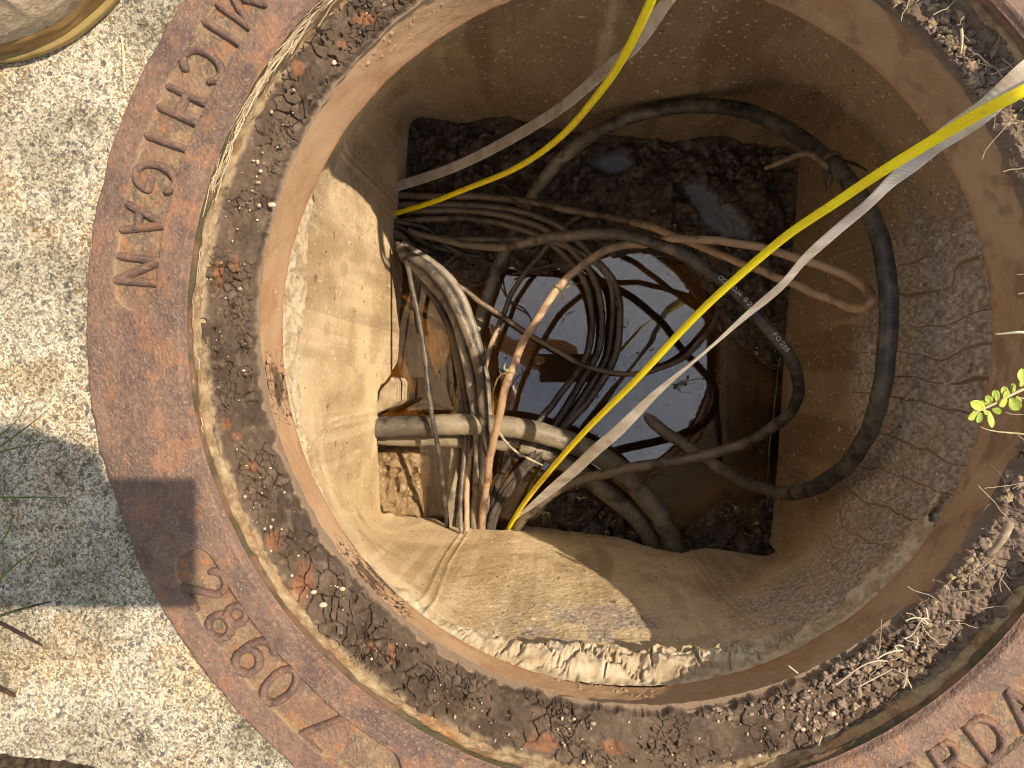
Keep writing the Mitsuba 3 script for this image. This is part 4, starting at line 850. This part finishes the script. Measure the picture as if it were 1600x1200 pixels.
for n_, b_ in (('forearm', [('el', 'wl')]), ('forearm', [('er', 'wr')])):
    v, f = cap_chain(J, b_); put(n_, v, f, 'm_skin', person, real=True)
hs = trimesh.creation.icosphere(4); v = np.array(hs.vertices); keep_ = (v @ np.array([-.62, 0, .78])) > -.05
v = v * (.107 + .012 * nz(v, 9, 3, 3))[:, None] + A(-.278, -.06, 1.034); fh = np.array(hs.faces); put('hair', v, fh[keep_[fh].all(1)], 'm_dark', person, real=True)
for y_ in (-.093, -.027):
    e_ = trimesh.creation.icosphere(2); put('eye', np.array(e_.vertices) * .011 + A(-.187, y_, 1.018), np.array(e_.faces), 'm_dark', person, real=True)
v, f = cap_chain(J, [('waist', 'chest'), ('chest', 'shl'), ('chest', 'shr'), ('shl', 'shr'), ('hip', 'waist'), ('shl', 'el'), ('shr', 'er')]); put('shirt', v * 1.0, f, 'm_cloth', person, real=True)
v, f = cap_chain(J, [('hip', 'hl'), ('hip', 'hr'), ('hl', 'kl'), ('hr', 'kr'), ('kl', 'al'), ('kr', 'ar')]); put('trousers', v, f, 'm_cloth', person, real=True)
# hand: palm and five bent fingers round the far end of the phone
HJ = {'w': (A(-.20, .115, .545), .027), 'p0': (A(-.145, .085, .548), .024), 'p1': (A(-.095, .10, .552), .017), 'p2': (A(-.095, .085, .552), .017), 'p3': (A(-.10, .065, .550), .017), 'p4': (A(-.105, .045, .548), .015),
      'i1': (A(-.045, .104, .556), .0105), 'i2': (A(.000, .099, .556), .0105), 'i3': (A(.034, .083, .548), .0095), 'm1': (A(-.055, .098, .552), .0105), 'm2': (A(-.012, .084, .552), .0110), 'm3': (A(.034, .072, .545), .0100),
      'r1': (A(-.065, .06, .552), .010), 'r2': (A(-.045, .050, .546), .009), 'r3': (A(-.028, .046, .540), .008), 'l1': (A(-.075, .03, .548), .009), 'l2': (A(-.058, .018, .543), .008), 'l3': (A(-.044, .014, .538), .0075),
      't1': (A(-.115, .06, .528), .013), 't2': (A(-.085, .055, .516), .0115), 't3': (A(-.062, .050, .515), .010)}
v, f = cap_chain(HJ, [('w', 'p0'), ('p0', 'p1'), ('p0', 'p2'), ('p0', 'p3'), ('p0', 'p4'), ('p1', 'p2'), ('p2', 'p3'), ('p3', 'p4'), ('p1', 'i1'), ('i1', 'i2'), ('i2', 'i3'), ('p2', 'm1'), ('m1', 'm2'), ('m2', 'm3'), ('p3', 'r1'), ('r1', 'r2'), ('r2', 'r3'), ('p4', 'l1'), ('l1', 'l2'), ('l2', 'l3'), ('p0', 't1'), ('t1', 't2'), ('t2', 't3')], .004, 4)
put('hand', v, f, 'm_skin', person, real=True)
# boots: outline of the sole, midsole, suede upper with seams
sole = np.array([(0, 98), (30, 94), (60, 86), (90, 74), (120, 57), (150, 33), (172, 12), (183, 0), (197, -26), (203, -60), (196, -100), (165, -138), (100, -165), (0, -190), (-120, -215), (-250, -235), (-370, -235), (-440, -205), (-470, -140), (-462, -60), (-420, -5), (-340, 30), (-240, 52), (-140, 76), (-60, 96)], float)
def boot(off, flip=False):
    pts = sole.copy()
    if flip: pts[:, 1] = -pts[:, 1]
    pg = Polygon(at(pts[:, 0], pts[:, 1], ZP + .006)[:, :2] * K).buffer(.0005).simplify(.0004)
    ring = np.array(pg.exterior.coords)[:-1]
    if Polygon(ring).exterior.is_ccw is False: ring = ring[::-1]
    L = np.r_[0, np.cumsum(np.linalg.norm(np.diff(np.vstack([ring, ring[:1]]), axis=0), axis=1))]
    cs = CubicSpline(L, np.vstack([ring, ring[:1]]), bc_type='periodic'); R0 = cs(np.linspace(0, L[-1], 361)[:-1])
    cen = R0.mean(0)
    tng = np.roll(R0, -1, 0) - np.roll(R0, 1, 0); nrm = np.stack([tng[:, 1], -tng[:, 0]], -1); nrm /= np.linalg.norm(nrm, axis=1, keepdims=True)
    def lay(levels):
        return np.stack([np.c_[R0 - nrm * o, np.full(360, z)] for o, z in levels], 1)
    def close(P):
        v = P.reshape(-1, 3); f = grid_faces(*P.shape[:2], wrap=True); return v, f
    o3 = np.array([off[0], off[1], 0])
    def bput(name, P, c, lab=None):
        P = P + o3; v, f = close(P); put(name, v, f, 'm_painted' if name == 'upper' else 'm_plain', person, color=c(v - o3), real=True, label=lab)
    z0 = ZG
    bput('sole', lay([(.012, z0 + .001), (.003, z0 + .001), (.0012, z0 + .002), (.0004, z0 + .0045), (0, z0 + .0065), (.0003, z0 + .0075), (.0014, z0 + .0082), (.0026, z0 + .0084), (.0030, z0 + .0095), (.0028, z0 + .010)]), lambda v: lerp((.29, .215, .085), (.21, .15, .055), sm(.4, .6, nz(v, 60, 3))), 'olive tan rubber sole edge')
    mid = lay([(.0028, z0 + .009), (.0024, z0 + .0105), (.0030, z0 + .012), (.0026, z0 + .015), (.0022, z0 + .018), (.0030, z0 + .0205), (.0050, z0 + .0215)])
    wv = .0022 * np.sin(np.linspace(0, 2 * np.pi, 361)[:-1] * 9 + 1.0) * np.sin(np.linspace(0, 2 * np.pi, 361)[:-1] * 4)
    mid[:, 4:, 2] += wv[:, None]
    bput('midsole', mid, lambda v: lerp((.25, .155, .058), (.15, .095, .035), sm(.42, .58, nz(v * [1, 1, 3], 42, 7, 2))), 'brown rubber band above the sole')
    lev = [(.0042, z0 + .017), (.0032, z0 + .023), (.0030, z0 + .030), (.006, z0 + .042), (.014, z0 + .056), (.026, z0 + .067), (.040, z0 + .075), (.052, z0 + .078)]
    lev = np.array(lev); t = np.linspace(0, 1, 60); lv = np.c_[np.interp(t, np.linspace(0, 1, 8), lev[:, 0]), np.interp(t, np.linspace(0, 1, 8), lev[:, 1])]
    U = lay(lv)
    w = np.clip(lv[:, 0] / .052, 0, 1)
    xs = (U[..., 0] - R0[:, 0].max())
    rise = sm(-.10, -.19, xs) * .07; U[..., 2] += rise * sm(.15, .8, t)[None]
    # stitched seams: two ridges running back from the toe
    g = np.zeros(U.shape[:2]); sid = np.linspace(0, 1, 361)[:-1]
    sp = U / K
    for (x0, y0), (x1, y1) in (((30, 12), (46, 55)), ((72, -8), (105, 14)), ((20, 5), (-20, -20))):
        a, b = at(x0, y0, ZP + .06)[:2] * K, at(x1, y1, ZP + .06)[:2] * K
        ab = b - a; tt_ = np.clip(((U[..., :2] - a) @ ab) / (ab @ ab), 0, 1); dd = np.linalg.norm(U[..., :2] - a - tt_[..., None] * ab, axis=-1)
        g = np.maximum(g, np.exp(-(dd / .0022) ** 2))
    U[..., 2] += .006 * g + .004 * (nz(U, 34, 5, 3) - .5)
    sunk = nz(U, 45, 6, 3)
    bput('upper', U, lambda v: lerp(lerp((.31, .25, .175), (.23, .18, .12), sm(.4, .62, nz(v, 50, 8, 4))), (.48, .40, .29), sm(.52, .7, nz(v, 420, 9, 2)) * .6), 'tan suede boot upper with stitched seams')
    lid = U[:, -1]; c0 = lid.mean(0) + [0, 0, .004]
    v = np.vstack([lid, c0]) + o3; k_ = np.arange(360); f = np.stack([k_, (k_ + 1) % 360, k_ * 0 + 360], 1)
    put('tongue', v, f, 'm_cloth_pale', person, real=True)
boot((0, 0))
boot((-.06, -.55 - .12), True)
# phone
ph = m3.Manifold.batch_hull([m3.Manifold.sphere(.0045, 16).translate([x, y, .5285]) for x in (-.0640, .0865) for y in (-.0095, .0640)]) if hasattr(m3.Manifold, 'batch_hull') else None
mm = ph.to_mesh(); phone = thing('phone', 'dark phone held flat above the manhole, casting the square shadow', 'phone')
put('case', np.array(mm.vert_properties[:, :3]), np.array(mm.tri_verts), 'm_dark', phone, real=True, smooth=40) if False else None
scene[key_for('case', phone)] = mikit.ply(trimesh.Trimesh(np.array(mm.vert_properties[:, :3]), np.array(mm.tri_verts)), 'm_dark', smooth=40)
print('triangles', sum(len(meshkit.WRITTEN[d['filename']][1]) for d in scene.values() if d.get('type') == 'ply'))
